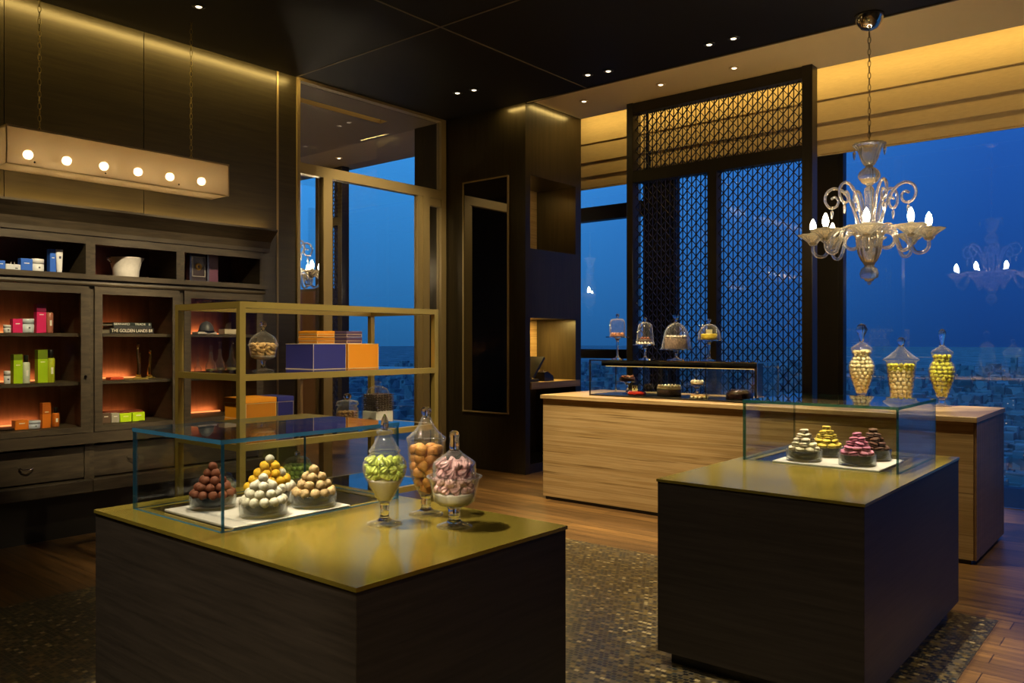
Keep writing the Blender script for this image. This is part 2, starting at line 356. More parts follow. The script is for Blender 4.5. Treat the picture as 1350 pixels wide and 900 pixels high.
M = dict(
    floor=tex_mat('plank_floor', b_floor, .34), mosaic=tex_mat('mosaic_tiles', b_mosaic, .30), trav=tex_mat('travertine', b_trav, .38),
    city=tex_mat('city_ground', b_city, .9, spec=0), bldg=tex_mat('city_walls', b_bldg, .9, spec=0),
    stone=P('dark_stone', (.012,.011,.012), .5), ceil=P('dark_ceiling', (.007,.005,.003), .6, spec=.2), pale=P('pale_ceiling', (.78,.58,.27), .7), groove=P('ceiling_groove', (.15,.11,.05), .6),
    panel=P('bronze_panel', (.046,.035,.014), .34, .25, noise=((2,2,40),.25)), pillar=P('pillar_bronze', (.044,.034,.018), .30, .35, noise=((30,30,2),.25)),
    darkwall=P('dark_wall', (.03,.022,.016), .6), kwood=P('stained_wood', (.034,.026,.021), .48, noise=((3,3,60),.35), bump=.05),
    brass=P('lacquered_brass', (.38,.29,.046), .15, .62, 0, spec=.25, noise=((3,3,3),.08)), gold=P('gold_frame', (.40,.30,.075), .36, .55), bronze=P('bronze_frame', (.34,.25,.11), .4, .2),
    cwood=P('cabinet_oak', (.048,.036,.021), .5, noise=((7,7,46),.45), bump=.1), cwoodh=P('cabinet_oak_rail', (.045,.033,.019), .5, noise=((46,5,46),.45), bump=.1), cback=P('cabinet_back', (.24,.125,.07), .6, noise=((3,30,3),.2)), cplum=P('plum_back', (.06,.025,.035), .6),
    black=P('black_metal', (.010,.009,.008), .3), blackgl=P('black_gloss', (.006,.006,.007), .08), screen=P('screen_bronze', (.022,.017,.010), .4, .2),
    blind=P('blind_linen', (.56,.42,.21), .85, noise=((14,40,90),.07), bump=.2), blind_shade=P('blind_linen_shaded', (.48,.36,.19), .85, noise=((14,40,90),.07)),  # second linen is darker: shade on the stacked folds put into the colour
    pane=glass('pane_glass', (.97,.98,.985), 1.5, .85), win=glass('window_glass', (.97,.98,1), 1.85, .9), cab=glass('cabinet_glass', (.95,.95,.93), 1.2, .8),
    casegl=glass('case_glass', (.965,.985,.98), 1.48, .8), edge=glass('case_edge', (.18,.42,.62), 1.6, .6, .05, .6, (.05,.21,.40)), edgeg=glass('case_edge_green', (.2,.45,.36), 1.6, .6, .05, .5, (.03,.15,.11)),
    jar=glass('jar_glass', (.99,.99,.985), 1.6, .70, .05, .012, rimbody=.20), dome=glass('dome_glass', (.98,.985,.99), 1.6, .72, .04, .012, rimbody=.26), solid=solid('solid_glass', (1,1,1), .0), crystal=solid('chandelier_glass', (1,.97,.90), .02, .22, (1,.92,.74)), shelfgl=glass('shelf_glass', (.8,.82,.8), 1.5, .7),
    mica=glass('mica', (.97,.92,.82), 1.3, .85, .1, .38, (.90,.78,.58)),
    bulb=emis('bulb', (1,.78,.46), 170), bulb2=emis('globe_bulb', (1,.74,.42), 19), led=emis('led_orange', (1,.30,.09), 1.6), ledw=emis('led_warm', (1,.62,.16), 1.2), dl=emis('downlight_lens', (1,.80,.5), 4),
    chrome=P('chrome', (.75,.70,.62), .12, 1), darkchrome=P('dark_chrome', (.24,.23,.22), .12, 1), mirror=P('dark_mirror', (.20,.19,.17), .03, 1),
    liner=P('dark_liner', (.035,.035,.04), .10, .5),
    white=P('white_enamel', (.78,.74,.70), .4), sugar=P('sugar', (.90,.87,.80), .8, noise=((260,260,260),.12), bump=.6),
)
def C3(h): # sRGB hex -> linear
    return tuple(((int(h[i:i+2],16)/255+.055)/1.055)**2.4 if int(h[i:i+2],16) > 10 else int(h[i:i+2],16)/255/12.92 for i in (0,2,4))
_cm = {}
def CM(h, rough=.5, coat=0, noise=None, bump=0):
    k = (h, rough, coat, str(noise))
    if k not in _cm: _cm[k] = P('colour_'+h, C3(h), rough, coat=coat, noise=noise, bump=bump)
    return _cm[k]

# ================================================================== SETTING
XL = -6.76; YW = 9.40; XR = 3.2; YB = -3.2; XN = -14.4
struct('floor', MB().box(XN, XR, YB, 8.2, -.12, 0), M['floor'])
struct('floor_mosaic', MB().box(-4.98, -.77, -2.0, 4.865, .0, .004), M['mosaic'])
struct('floor_stone', MB().box(XN, XR, 8.215, YW+.1, -.12, -.004), M['stone'])
struct('trim_1', MB().box(XN, XR, 8.2, 8.215, -.12, .006), M['chrome'])
struct('ceiling', MB().box(XL, XR, YB, 6.93, ZC, ZC+.12), M['ceil'])
struct('ceiling_soffit', MB().box(XL-.6, XR, 6.93, 7.95, ZC+.035, ZC+.10), M['pale'])
struct('ceiling_cove', MB().box(XN, XR, 7.9, YW+.1, 4.75, 4.85).box(XN, XR, 7.9, 7.95, ZC+.1, 4.75), M['pale'])
struct('trim_2', MB().box(-4.778, -4.762, YB, 6.93, ZC-.004, ZC+.01), M['groove'])
struct('trim_3', MB().box(XL, XR, 4.792, 4.808, ZC-.004, ZC+.01), M['groove'])
struct('trim_4', MB().box(XL, XR, 6.915, 6.935, ZC-.008, ZC+.04), M['groove'])
# panelled wall behind the cabinets, with shadow grooves
wl = MB().box(XL-.15, XL-.02, YB, 4.80, 0, ZC)
for a, b in [(YB,.2),(.206,2.23),(2.236,3.28),(3.286,4.575),(4.60,4.80)]: wl.box(XL-.02, XL, a, b, 0, ZC)
struct('wall_left', wl, M['panel'])
struct('trim_5', MB().box(XL-.018, XL+.004, 4.578, 4.597, 0, ZC), M['bronze'])
struct('wall_back', MB().box(XN, XR+.2, YB-.15, YB, 0, 4.8), M['darkwall'])
struct('wall_right', MB().box(XR, XR+.15, YB, 8.2, 0, 4.8), M['darkwall'])
# pillar with the two niches in its right-hand face
px0, px1, py0, py1 = -7.3, -5.56, 6.90, 7.95
ny0, ny1, nx = 6.985, 7.84, -6.13
pl = MB().box(px0, nx-.02, py0, py1, 0, 4.16)
pl.box(nx-.02, px1, py0, ny0, 0, 4.16).box(nx-.02, px1, ny1, py1, 0, 4.16)
pl.box(nx-.02, px1, ny0, ny1, 3.27, 4.16).box(nx-.02, px1, ny0, ny1, 1.71, 2.47)
pl.box(nx-.02, px1-.02, ny0, ny1, 0, .10)
struct('wall_pillar', pl, M['pillar'])
struct('trim_6', MB().box(nx-.019, nx-.008, ny0, ny1, 2.47, 3.27).box(nx-.019, nx-.008, ny0, ny1, 1.0, 1.71), M['trav'])
area_light('niche_lamp', (-5.85, 7.45, 1.70), (0, 0, 0), .25, .25, 14, GOLD)
area_light('niche_lamp', (-5.98, 7.2, 3.26), (0, math.radians(20), 0), .1, .25, 3.5, GOLD)
# dark mirror on the pillar front
mt_ = thing('mirror', 'tall dark mirror in a thin frame on the front of the dark pillar', 'mirror', (-6.13, 6.89, .65))
obj('mirror_glass', MB().box(-6.46, -5.80, 6.885, 6.897, .66, 3.27), M['mirror'], mt_)
obj('mirror_frame', MB().box(-6.475, -6.46, 6.875, 6.9, .645, 3.285).box(-5.80, -5.788, 6.875, 6.9, .645, 3.285).box(-6.46, -5.80, 6.875, 6.9, .645, .66).box(-6.46, -5.80, 6.875, 6.9, 3.27, 3.285), M['bronze'], mt_)
# glazed door wall to the adjoining room
GX = XL
dr = struct('door_1', MB().box(GX-.06, GX+.02, 4.80, 4.835, 0, ZC).box(GX-.06, GX+.02, 5.115, 5.225, 0, 3.11).box(GX-.06, GX+.02, 6.80, 6.88, 0, ZC)
   .box(GX-.06, GX+.02, 4.835, 6.80, 3.11, 3.215).box(GX-.06, GX+.02, 4.835, 6.80, ZC-.03, ZC), M['bronze'])
struct('door_leaf_frame', MB().box(GX-.05, GX+.01, 6.43, 6.50, 0, 3.11).box(GX-.05, GX+.03, 6.50, 6.60, 0, 3.11).box(GX-.05, GX+.01, 6.60, 6.80, 3.02, 3.11), M['bronze'], dr)
struct('door_glass', MB().box(GX-.028, GX-.016, 4.835, 5.115, 0.02, 3.11).box(GX-.028, GX-.016, 5.225, 6.43, 0.02, 3.11).box(GX-.028, GX-.016, 6.60, 6.80, 0.02, 3.02).box(GX-.028, GX-.016, 4.835, 6.80, 3.215, ZC-.03), M['pane'], dr)
# adjoining room
struct('ceiling_adjoining', MB().box(XN, -7.44, 2.6, 6.93, ZC, ZC+.1).box(-7.30, XL-.15, 2.6, 6.93, ZC, ZC+.1).box(-7.44, -7.30, 6.47, 6.93, ZC, ZC+.1), P('brown_ceiling', (.16,.11,.06), .6))
struct('ceiling_adjoining_soffit', MB().box(XN, px0, 6.93, 8.05, ZC+.035, ZC+.1), P('brown_ceiling_pale', (.26,.18,.10), .6))
struct('trim_7', MB().box(-7.44, -7.30, 2.6, 6.47, ZC+.06, ZC+.09), emis('cove_led', (1,.62,.16), 1.3))
struct('wall_adjoining_far', MB().box(XN-.1, XN, 2.5, 8.2, 0, 4.3), M['darkwall'])
struct('wall_adjoining_near', MB().box(XN, XL-.15, 2.5, 2.6, 0, 4.3), M['darkwall'])
# windows: floor-to-ceiling glass with dark mullions; the left bay has two transoms
def window(name, x0, x1, bars=()):
    w = struct(name, MB().box(x0, x1, YW-.006, YW+.006, 0, 4.75), M['win'])
    f = MB().box(x0-.02, x0+.04, YW-.06, YW+.05, 0, 4.75).box(x1-.04, x1+.02, YW-.06, YW+.05, 0, 4.75)
    for a, b in bars: f.box(x0+.04, x1-.04, YW-.08, YW+.05, a, b)
    struct('window_frame', f, M['screen'], w); return w
window('window_1', -14.4, -11.93, [(1.22, 1.34)])
window('window_2', -11.89, -7.9)
window('window_3', -7.86, -5.5, [(1.22, 1.345), (3.11, 3.30)])
window('window_4', -5.1, -3.25)
window('window_5', -3.02, 1.0)
window('window_6', 1.04, XR)
struct('column_1', MB().box(-5.50, -5.13, YW-.08, YW+.1, 0, 4.75), M['screen'])
struct('column_2', MB().box(-3.27, -3.03, YW-.08, YW+.1, 0, 4.75), M['screen'])
# the city far below
struct('ground', MB().box(-24000, 9000, 60, 30000, -181, -180), M['city'])
rnd = random.Random(3); cb = MB()
for i in range(5200):
    d = 260*math.exp(rnd.uniform(0, 3.1)); a = YAW + rnd.uniform(-.75, .42)
    x, y = -d*math.sin(a), d*math.cos(a)
    if y < 80: continue
    s_ = rnd.uniform(4, 12)*(1+d/2600); t_ = rnd.uniform(4, 12)*(1+d/2600); h = rnd.uniform(5, 24)*(1+d/5000)
    if rnd.random() < .05: h *= 2.2
    cb.box(x-s_, x+s_, y-t_, y+t_, -180, -180+h)
cbo = obj('city_buildings', cb, M['bldg']); tag(cbo, 'dusk city of small buildings far below the windows', 'city', kind='stuff')

# roman blinds under the window cove
def blind(x0, x1, label):
    t = thing('roman_blind', label, 'blind', ((x0+x1)/2, 9.15, 3.5), 'roman blinds under the window cove')
    obj('blind_fabric', MB().poly([(x0, 9.06, 4.74), (x0, 9.075, 4.74), (x0, 9.085, 4.11), (x0, 9.075, 4.09), (x0, 9.062, 4.105), (x0, 9.060, 4.2)], (x1-x0, 0, 0)), M['blind'], t)
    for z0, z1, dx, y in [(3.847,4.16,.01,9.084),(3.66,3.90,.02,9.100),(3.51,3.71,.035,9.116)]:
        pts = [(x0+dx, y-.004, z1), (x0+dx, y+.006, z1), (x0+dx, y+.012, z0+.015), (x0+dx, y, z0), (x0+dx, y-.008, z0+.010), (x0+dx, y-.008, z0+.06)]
        obj('blind_fold', MB().poly(pts, (x1-x0-2*dx, 0, 0)), M['blind_shade'], t)
    obj('hem_bar', MB().box(x0+.05, x1-.05, 9.106, 9.124, 3.498, 3.509), M['blind_shade'], t)
blind(-7.2, -5.34, 'tan roman blind in the narrow window between the dark pillar and the lattice screen')
blind(-5.30, -3.30, 'tan roman blind seen through the top panel of the lattice screen')
blind(-3.245, .98, 'wide tan roman blind behind the chandelier')

# lattice screens
def lattice(mb, x0, x1, z0, z1, y, w=.0068, d=.016, px=.0515):
    def clip(p, q):
        (xa, za), (xb, zb) = p, q; t0, t1 = 0, 1
        for a, b, lo, hi in ((xa, xb, x0, x1), (za, zb, z0, z1)):
            dd = b-a
            if abs(dd) < 1e-9:
                if a < lo or a > hi: return None
            else:
                ta, tb = (lo-a)/dd, (hi-a)/dd
                if ta > tb: ta, tb = tb, ta
                t0, t1 = max(t0, ta), min(t1, tb)
        if t1-t0 < 1e-4: return None
        return (xa+(xb-xa)*t0, za+(zb-za)*t0), (xa+(xb-xa)*t1, za+(zb-za)*t1)
    n = int(round((x1-x0)/px)); px = (x1-x0)/n
    for i in range(1, n): mb.box(x0+i*px-w*.42, x0+i*px+w*.42, y-d/2, y+d/2, z0, z1)
    H = z1-z0; Wd = x1-x0; pz = 2*px*1.12; sl = pz/(2*px)
    k = -int(Wd*sl/pz)-2
    while k*pz < H+Wd*sl+pz:
        for sgn in (1, -1):
            za = z0+k*pz if sgn > 0 else z0+k*pz
            s_ = clip((x0, za), (x1, za+sgn*sl*Wd))
            if s_: mb.bar((s_[0][0], y, s_[0][1]), (s_[1][0], y, s_[1][1]), w, d*.9, (0,1,0))
        k += 1
    return mb
def screen(x0, x1, label, mid=True):
    t = thing('lattice_screen', label, 'screen', ((x0+x1)/2, 7.84, 0))
    f = MB().bev(x0, x0+.08, 7.77, 7.91, 0, 4.085).bev(x1-.10, x1, 7.77, 7.91, 0, 4.085)
    f.box(x0+.08, x1-.10, 7.78, 7.90, 3.97, 4.08).box(x0+.08, x1-.10, 7.78, 7.90, 3.205, 3.33).box(x0+.08, x1-.10, 7.78, 7.90, 0, .12)
    xm = (x0+x1)/2
    if mid: xm = x0+.97; f.box(xm, xm+.10, 7.78, 7.90, .12, 3.205)
    obj('screen_frame', f, M['screen'], t)
    obj('lattice_panel', lattice(MB(), x0+.08, x1-.10, 3.33, 3.97, 7.84), M['screen'], t)
    if mid:
        obj('lattice_panel', lattice(MB(), x0+.08, xm, .12, 3.205, 7.84), M['screen'], t)
        obj('lattice_panel', lattice(MB(), xm+.10, x1-.10, .12, 3.205, 7.84), M['screen'], t)
    else: obj('lattice_panel', lattice(MB(), x0+.08, x1-.10, .12, 3.205, 7.84), M['screen'], t)
    return t
screen(-4.82, -2.765, 'tall dark bronze lattice screen behind the travertine counter')
screen(-10.45, -9.80, 'narrow lattice screen standing in the room beyond the glass doors', False)

# recessed downlights
def downlight(p, label):
    t = thing('ceiling_downlight', label, 'downlight', p, 'recessed ceiling downlights')
    z = p[2]
    obj('trim_ring', MB().lathe([(.028,-.001),(.052,-.001),(.052,-.005),(.026,-.009),(.026,-.001)], p, 20, cap=False), M['black'] if z < 4.06 else M['pale'], t)
    obj('lens', MB().lathe([(.027,-.002),(.020,-.010),(0,-.013)], p, 16), M['dl'], t)
for x, y, z, lb in [(262,8,ZC,'recessed downlight in the dark ceiling above the long box pendant'),(603,122,ZC,'first downlight of the pair in front of the dark pillar, farther from the windows'),(625,118,ZC,'second downlight of the pair in front of the dark pillar, nearer the windows'),
    (775,98,ZC,'left downlight of the pair in the dark ceiling before the screen'),(802,93,ZC,'right downlight of the pair in the dark ceiling before the screen'),(935,58,ZC,'left downlight of the ceiling pair nearest the chandelier'),(967,50,ZC,'right downlight of the ceiling pair nearest the chandelier'),
    (770,133,ZC+.035,'pale soffit downlight beside the dark pillar'),(871,111,ZC+.035,'pale soffit downlight above the left part of the screen'),(968,89,ZC+.035,'pale soffit downlight above the right part of the screen')]:
    p = at(x, y, Z=z); downlight((p.x, p.y, z), lb)
p = at(447, 208, Z=ZC+.035); downlight((p.x, p.y, ZC+.035), 'downlight in the adjoining room seen through the glass above the door')

# ================================================================== LARGE FURNITURE
KT, CT = .832, .96
# travertine counter
t = thing('service_counter', 'long travertine counter with horizontal veining in front of the lattice screen', 'counter', (-2.84, 6.47, 0))
obj('counter_body', MB().box(-4.60, -1.085, 5.97, 6.97, .03, .925), M['trav'], t)
obj('counter_top', MB().bev(-4.62, -1.06, 5.95, 6.99, .925, CT, .003), M['trav'], t)
g = MB()
for i in range(16): g.box(-1.085, -1.066, 5.975+i*.0625, 5.975+i*.0625+.057, .03, .925)
obj('end_panel', g, P('fluted_end', (.20,.115,.058), .45, noise=((2,2,30),.2)), t)
obj('plinth', MB().box(-4.58, -1.10, 5.985, 6.95, 0, .03), M['black'], t)

def kiosk(x0, x1, y0, y1, label, recess):
    t = thing('display_kiosk', label, 'kiosk', ((x0+x1)/2, (y0+y1)/2, 0), 'dark wood kiosks with brass tops')
    obj('body', MB().bev(x0+.004, x1-.004, y0+.004, y1-.004, .06, KT-.012, .002), M['kwood'], t)
    obj('plinth', MB().box(x0+.05, x1-.05, y0+.05, y1-.05, .004, .06), M['black'], t)
    rx0, rx1, ry0, ry1 = recess
    b = MB().box(x0, x1, y0, ry0, KT-.012, KT).box(x0, x1, ry1, y1, KT-.012, KT).box(x0, rx0, ry0, ry1, KT-.012, KT).box(rx1, x1, ry0, ry1, KT-.012, KT)
    obj('brass_top', b, M['brass'], t, label='glossy olive brass sheet top')
    obj('inset', MB().box(rx0, rx1, ry0, ry1, KT-.012, KT-.002), M['blackgl'], t, label='black inset panel under the glass case')
    return t
kiosk(-3.102, -1.609, 1.32, 2.223, 'dark wood kiosk whose brass top carries the truffle case and three candy jars', (-2.97, -2.44, 1.46, 2.14))
kiosk(-1.852, -.952, 3.238, 4.881, 'dark wood kiosk whose brass top carries the macaron case', (-1.76, -1.09, 4.10, 4.74))

def glass_case(x0, x1, y0, y1, z1, label, em):
    z0 = KT+.0005; g = .012
    t = thing('glass_case', label, 'glass case', ((x0+x1)/2, (y0+y1)/2, z0), 'glass cases on the kiosks')
    mats = [M['casegl'], em]
    for nm, bx in [('front_pane', (x0, x1, y0, y0+g, z0, z1-g)), ('back_pane', (x0, x1, y1-g, y1, z0, z1-g)), ('side_pane', (x0, x0+g, y0+g, y1-g, z0, z1-g)), ('side_pane', (x1-g, x1, y0+g, y1-g, z0, z1-g)), ('top_pane', (x0-.002, x1+.002, y0-.002, y1+.002, z1-g, z1+.002))]:
        obj(nm, MB().box(*bx, m=0, edge=1), mats, t)
glass_case(-3.005, -2.402, 1.418, 2.185, 1.130, 'blue-edged glass case over the truffle bowls', M['edge'])
glass_case(-1.806, -1.046, 4.058, 4.780, 1.143, 'green-edged glass case over the macaron bowls', M['edgeg'])
def tray(x0, x1, y0, y1, label):
    one('tray', MB().bev(x0, x1, y0, y1, KT-.001, KT+.008, .002), P('tray_white', (.74,.66,.58), .35), label, 'tray', ((x0+x1)/2, (y0+y1)/2, KT-.001), 'white trays in the glass cases')
tray(-2.872, -2.415, 1.470, 1.955, 'white tray under the truffle bowls')
tray(-1.655, -1.135, 4.075, 4.520, 'white tray under the macaron bowls')

# ------------------------------------------------------------------ candies
def place(o, proto_used, loc, rot, scale, label, cat, group):
    return o
class Kind:
    """one mesh, copied to every place it lies"""
    def __init__(s, name, mb, mats, cat): s.me = mb.mesh(name, mats if isinstance(mats, list) else [mats]); s.name = name; s.cat = cat
    def put(s, p, label, group, rot=None, sc_=1.0):
        o = bpy.data.objects.new(s.name, s.me); col.objects.link(o); o.location = p
        o.rotation_euler = rot if rot else (random.uniform(-.5,.5), random.uniform(-.5,.5), random.uniform(0,6.28)); o.scale = (sc_,)*3
        return tag(o, label, s.cat, group)
def truffle(name, c, r=.0165, jit=.05, nz=None):
    return Kind(name, MB().ball((0,0,0), r, 16, 11, jit=jit), P(name+'_coat', c, .7, noise=((160,160,160), .22), bump=.5), 'truffle')
T_br = truffle('cocoa_truffle', C3('7a3f24')); T_wh = truffle('white_truffle', C3('e0d6c0'), .0172, .03); T_ye = truffle('yellow_truffle', C3('e8b416'), .017, .06); T_tan = truffle('tan_truffle', C3('c2a070'), .0182, .09)
def pile(kind, c, R, d, layers, label, group, top=None, skip=None, alt=None):
    """a heaped cone of balls: rings that shrink layer by layer"""
    z = c.z; r = R
    for k in range(layers):
        last = k == layers-1
        n = 1 if r < d*.42 else max(3, int(2*PI*r/(d*1.0)))
        for i in range(n):
            a = 2*PI*(i+.5*(k % 2))/n + k*.35; rr = 0 if n == 1 else r
            p = (c.x+rr*math.cos(a), c.y+rr*math.sin(a), z)
            kd, lb, gp = kind, label, group
            if alt and alt[0](p, k): kd, lb, gp = alt[1:]
            kd.put(p, top if (top and n == 1) else lb, gp)
        if r > d*1.4 and k < 2:
            n2 = max(3, int(2*PI*(r-d)/d))
            for i in range(n2):
                a = 2*PI*i/n2; kind.put((c.x+(r-d)*math.cos(a), c.y+(r-d)*math.sin(a), z+d*.15), label, group)
        if n == 1: break
        z += d*.74; r = max(0, r-d*.50) if r-d*.50 > d*.36 else 0
def bowl(c, R, h, label):
    t = thing('glass_bowl', label, 'bowl', c, 'glass bowls in the cases')
    w = .0035
    obj('glass_cup', MB().lathe([(0,0),(R*.97,0),(R,.004),(R,h),(R-w,h),(R-w,.010),(0,.008)], c, 32), M['casegl'], t)
    obj('metal_liner', MB().lathe([(0,.0085),(R*.62,.010),(R*.84,h*.32),(R*.93,h*.90),(R*.90,h*.91),(R*.80,h*.36),(R*.58,.014),(0,.013)], c, 30), M['liner'], t)
ZB = KT+.0085
def V(x, y, z): return Vector((x, y, z))
bw = [(V(-2.76,1.597,ZB), 'glass bowl of brown cocoa truffles'), (V(-2.502,1.64,ZB), 'glass bowl of white truffles at the front pane of the truffle case'), (V(-2.655,1.768,ZB), 'glass bowl of yellow and white truffles behind the white truffle bowl'), (V(-2.502,1.855,ZB), 'glass bowl of tan truffles')]
for c, lb in bw: bowl(c, .082, .050, lb)
up = V(0,0,.054)
pile(T_br, bw[0][0]+up, .066, .033, 6, 'brown cocoa-dusted truffle in the heap in the glass case', 'brown truffles', 'topmost brown cocoa truffle of its heap')
pile(T_wh, bw[1][0]+up, .066, .0345, 6, 'white truffle in the front heap of the glass case', 'white truffles', 'topmost white truffle of the front heap')
pile(T_ye, bw[2][0]+up+V(0,0,.014), .078, .034, 8, 'yellow truffle in the tall heap behind the white truffles', 'yellow truffles', None,
     alt=(lambda p, k: k >= 4 or (p[0]-bw[2][0].x)*.768+(p[1]-bw[2][0].y)*.64 > .035 and (k % 2 == 0), T_wh, 'white truffle in the tall yellow heap', 'white truffles among the yellow'))
pile(T_tan, bw[3][0]+up, .064, .0365, 5, 'tan crumb-coated truffle in the heap nearest the candy jars', 'tan truffles', 'topmost tan truffle of its heap')

def macaron(name, c, f):
    pr = [(0,-.0125),(.012,-.0122),(.0205,-.009),(.0225,-.005),(.0225,-.0035),(.0200,-.003),(.0200,.003),(.0225,.0035),(.0225,.005),(.0205,.009),(.012,.0122),(0,.0125)]
    return Kind(name, MB().lathe(pr, n=20, ms=[0]*5+[1]+[0]*5), [P(name+'_shell', C3(c), .55, noise=((200,200,200),.1)), P(name+'_cream', C3(f), .6)], 'macaron')
def mac_pile(kind, c, R, label, group, top, layers=5):
    z = c.z; r = R
    for k in range(layers):
        n = 1 if r < .014 else max(3, int(2*PI*r/.043))
        for i in range(n):
            a = 2*PI*(i+.5*(k % 2))/n+.3*k; rr = 0 if n == 1 else r; tl = .32 if rr else .1
            kind.put((c.x+rr*math.cos(a), c.y+rr*math.sin(a), z), top if n == 1 else label, group, (random.uniform(-.08,.08)-tl*math.sin(a)*.6, random.uniform(-.08,.08)+tl*math.cos(a)*.6, random.uniform(0,6)))
        if k < 2 and r > .04:
            for i in range(3):
                a = 2*PI*i/3+k; kind.put((c.x+.022*math.cos(a), c.y+.022*math.sin(a), z+.004), label, group, (0,0,0))
        if n == 1: break
        z += .0225; r = r-.0135 if r-.0135 > .013 else 0
mb_ = [(V(-1.525,4.17,ZB), 'glass bowl of white macarons'), (V(-1.49,4.40,ZB), 'glass bowl of yellow macarons'), (V(-1.268,4.185,ZB), 'glass bowl of pink macarons'), (V(-1.262,4.425,ZB), 'glass bowl of chocolate macarons')]
for c, lb in mb_: bowl(c, .088, .058, lb)
for (c, lb), kd, nm in zip(mb_, [macaron('white_macaron', 'd8c8a8', 'b8a888'), macaron('yellow_macaron', 'd2b43c', 'a08420'), macaron('pink_macaron', 'c4708c', '94405c'), macaron('chocolate_macaron', '5c3822', '38200f')], ['white', 'yellow', 'pink', 'chocolate']):
    mac_pile(kd, c+V(0,0,.060), .058, nm+' macaron in the heap under the green-edged glass', nm+' macarons', 'topmost '+nm+' macaron of its heap', 7 if nm == 'yellow' else 6)

# ------------------------------------------------------------------ glass jars
def jar(name, label, cat, base, s, outer, lid, knob, group, w=.003, n=36, ribs=0):
    """profiles in units of s metres: (radius, height); the body gets an inner wall w thick"""
    t = thing(name, label, cat, base, group)
    o = [(r*s, z*s) for r, z in outer['foot']]
    k_ = next((i for i, p_ in enumerate(o) if i > 2 and p_[0] < .45*o[1][0]), 2)
    obj('foot', MB().lathe(o[:k_+1], base, n), M['jar'], t)
    if k_ < len(o)-1: obj('stem', MB().lathe([(0, o[k_][1])]+o[k_:], base, 24), M['solid'], t)
    b = [(r*s, z*s) for r, z in outer['body']]
    inner = [(max(r-w, .001), z+(w if i == 0 else 0)) for i, (r, z) in enumerate(b)]
    obj('bowl', MB().lathe([(0, b[0][1])]+b+inner[::-1]+[(0, inner[0][1])], base, n), M['jar'], t)
    rr_, zz_ = b[-1]
    obj('rim', MB().tube([(base[0]+(rr_-.001)*math.cos(2*PI*i/36), base[1]+(rr_-.001)*math.sin(2*PI*i/36), base[2]+zz_-.0005) for i in range(36)], .0022, 8, closed=True), M['jar'], t)
    l = [(r*s, z*s) for r, z in lid]; li = [(max(r-w, .0005), z-w*.6) for r, z in l]
    lo = obj('lid', MB().lathe(l+li[::-1]+[l[0]], base, n, cap=False), M['jar'], t)
    obj('knob', MB().lathe([(r*s, z*s) for r, z in knob], base, 24, flute=ribs, amp=.12 if ribs else 0), M['solid'], lo)
    return t, b
def prof_r(b, z):
    for (r0, z0), (r1, z1) in zip(b, b[1:]):
        if min(z0, z1) <= z <= max(z0, z1) and z0 != z1: return r0+(r1-r0)*(z-z0)/(z1-z0)
    return b[-1][0]
def fill(kind, base, b, z0, z1, d, label, group, flat=1.0, tilt=.6, sc_=1.0, core=True):
    z = z0+d*flat/2; k = 0
    while z <= z1:
        R = prof_r(b, z)-.004-d/2
        rings = [R] if R > d*.35 else [0]
        if (z+d*flat*.8 > z1 or core) and R > d*1.05: rings.append(R-d*.95)
        for r in rings:
            n = 1 if r < d*.35 else max(2, int(2*PI*r/(d*1.02)))
            for i in range(n):
                a = 2*PI*(i+.5*(k % 2))/n+k*.7; rr = r if n > 1 else 0
                kind.put((base[0]+rr*math.cos(a), base[1]+rr*math.sin(a), base[2]+z+random.uniform(-.08,.08)*d), label, group, (random.uniform(-tilt,tilt), random.uniform(-tilt,tilt), random.uniform(0,6.28)), sc_*random.uniform(.94,1.04))
        z += d*flat*.84; k += 1
def sugar(parent_label, base, b, z0, z1, top=.0):
    pr = [(0, z0+.003)]; m = 10
    for i in range(m+1):
        z = z0+.003+(z1-z0-.003)*i/m; pr.append((max(.002, prof_r(b, z)-.0036), z))
    pr += [(prof_r(b, z1)*.5, z1+top), (0, z1+top)]
    one('sugar', MB().lathe(pr, base, 32), M['sugar'], parent_label, 'sugar', (base[0], base[1], base[2]+z0))
def meringue(name, c, c2, R=.021, h=.034, fl=8):
    pr = [(0,0),(R*.75,0),(R,h*.15),(R*.98,h*.33),(R*.75,h*.55),(R*.48,h*.75),(R*.22,h*.92),(0,h)]
    return Kind(name, MB().lathe([(r, z-h*.45) for r, z in pr], n=40, flute=fl, amp=.20, twist=26), P(name+'_sweet', C3(c), .6), 'meringue')
# the three jars on the left kiosk
s = 2.768/FPX/4.736
base = (-2.104, 1.850, KT)
footA = [(0,0),(112,0),(110,5),(85,12),(50,22),(33,36),(26,55),(26,85),(30,118),(30,130),(0,132)]
tj, b = jar('candy_jar', 'urn-shaped glass jar of green meringues over white sugar', 'candy jar', base, s, dict(foot=footA, body=[(28,128),(42,142),(70,190),(104,252),(130,310),(138,350),(133,385),(115,415),(95,432),(90,445),(96,452)]),
    [(97,452),(99,458),(92,466),(70,500),(50,540),(44,552),(46,560),(52,566),(52,578),(40,584),(18,586)], [(0,584),(17,586),(22,600),(26,622),(22,645),(12,668),(5,682),(0,685)], 'candy jars on the truffle kiosk')
sugar('white sugar in the jar of green meringues', base, b, 142*s, 282*s)
fill(meringue('green_meringue', 'c6d65c', '9ab520', .0150, .024, 7), base, b, 284*s, 416*s, .0295, 'green meringue in the urn-shaped glass jar', 'green meringues', .95, .9)
s = 2.914/FPX/4.736
base = (-2.109, 2.050, KT)
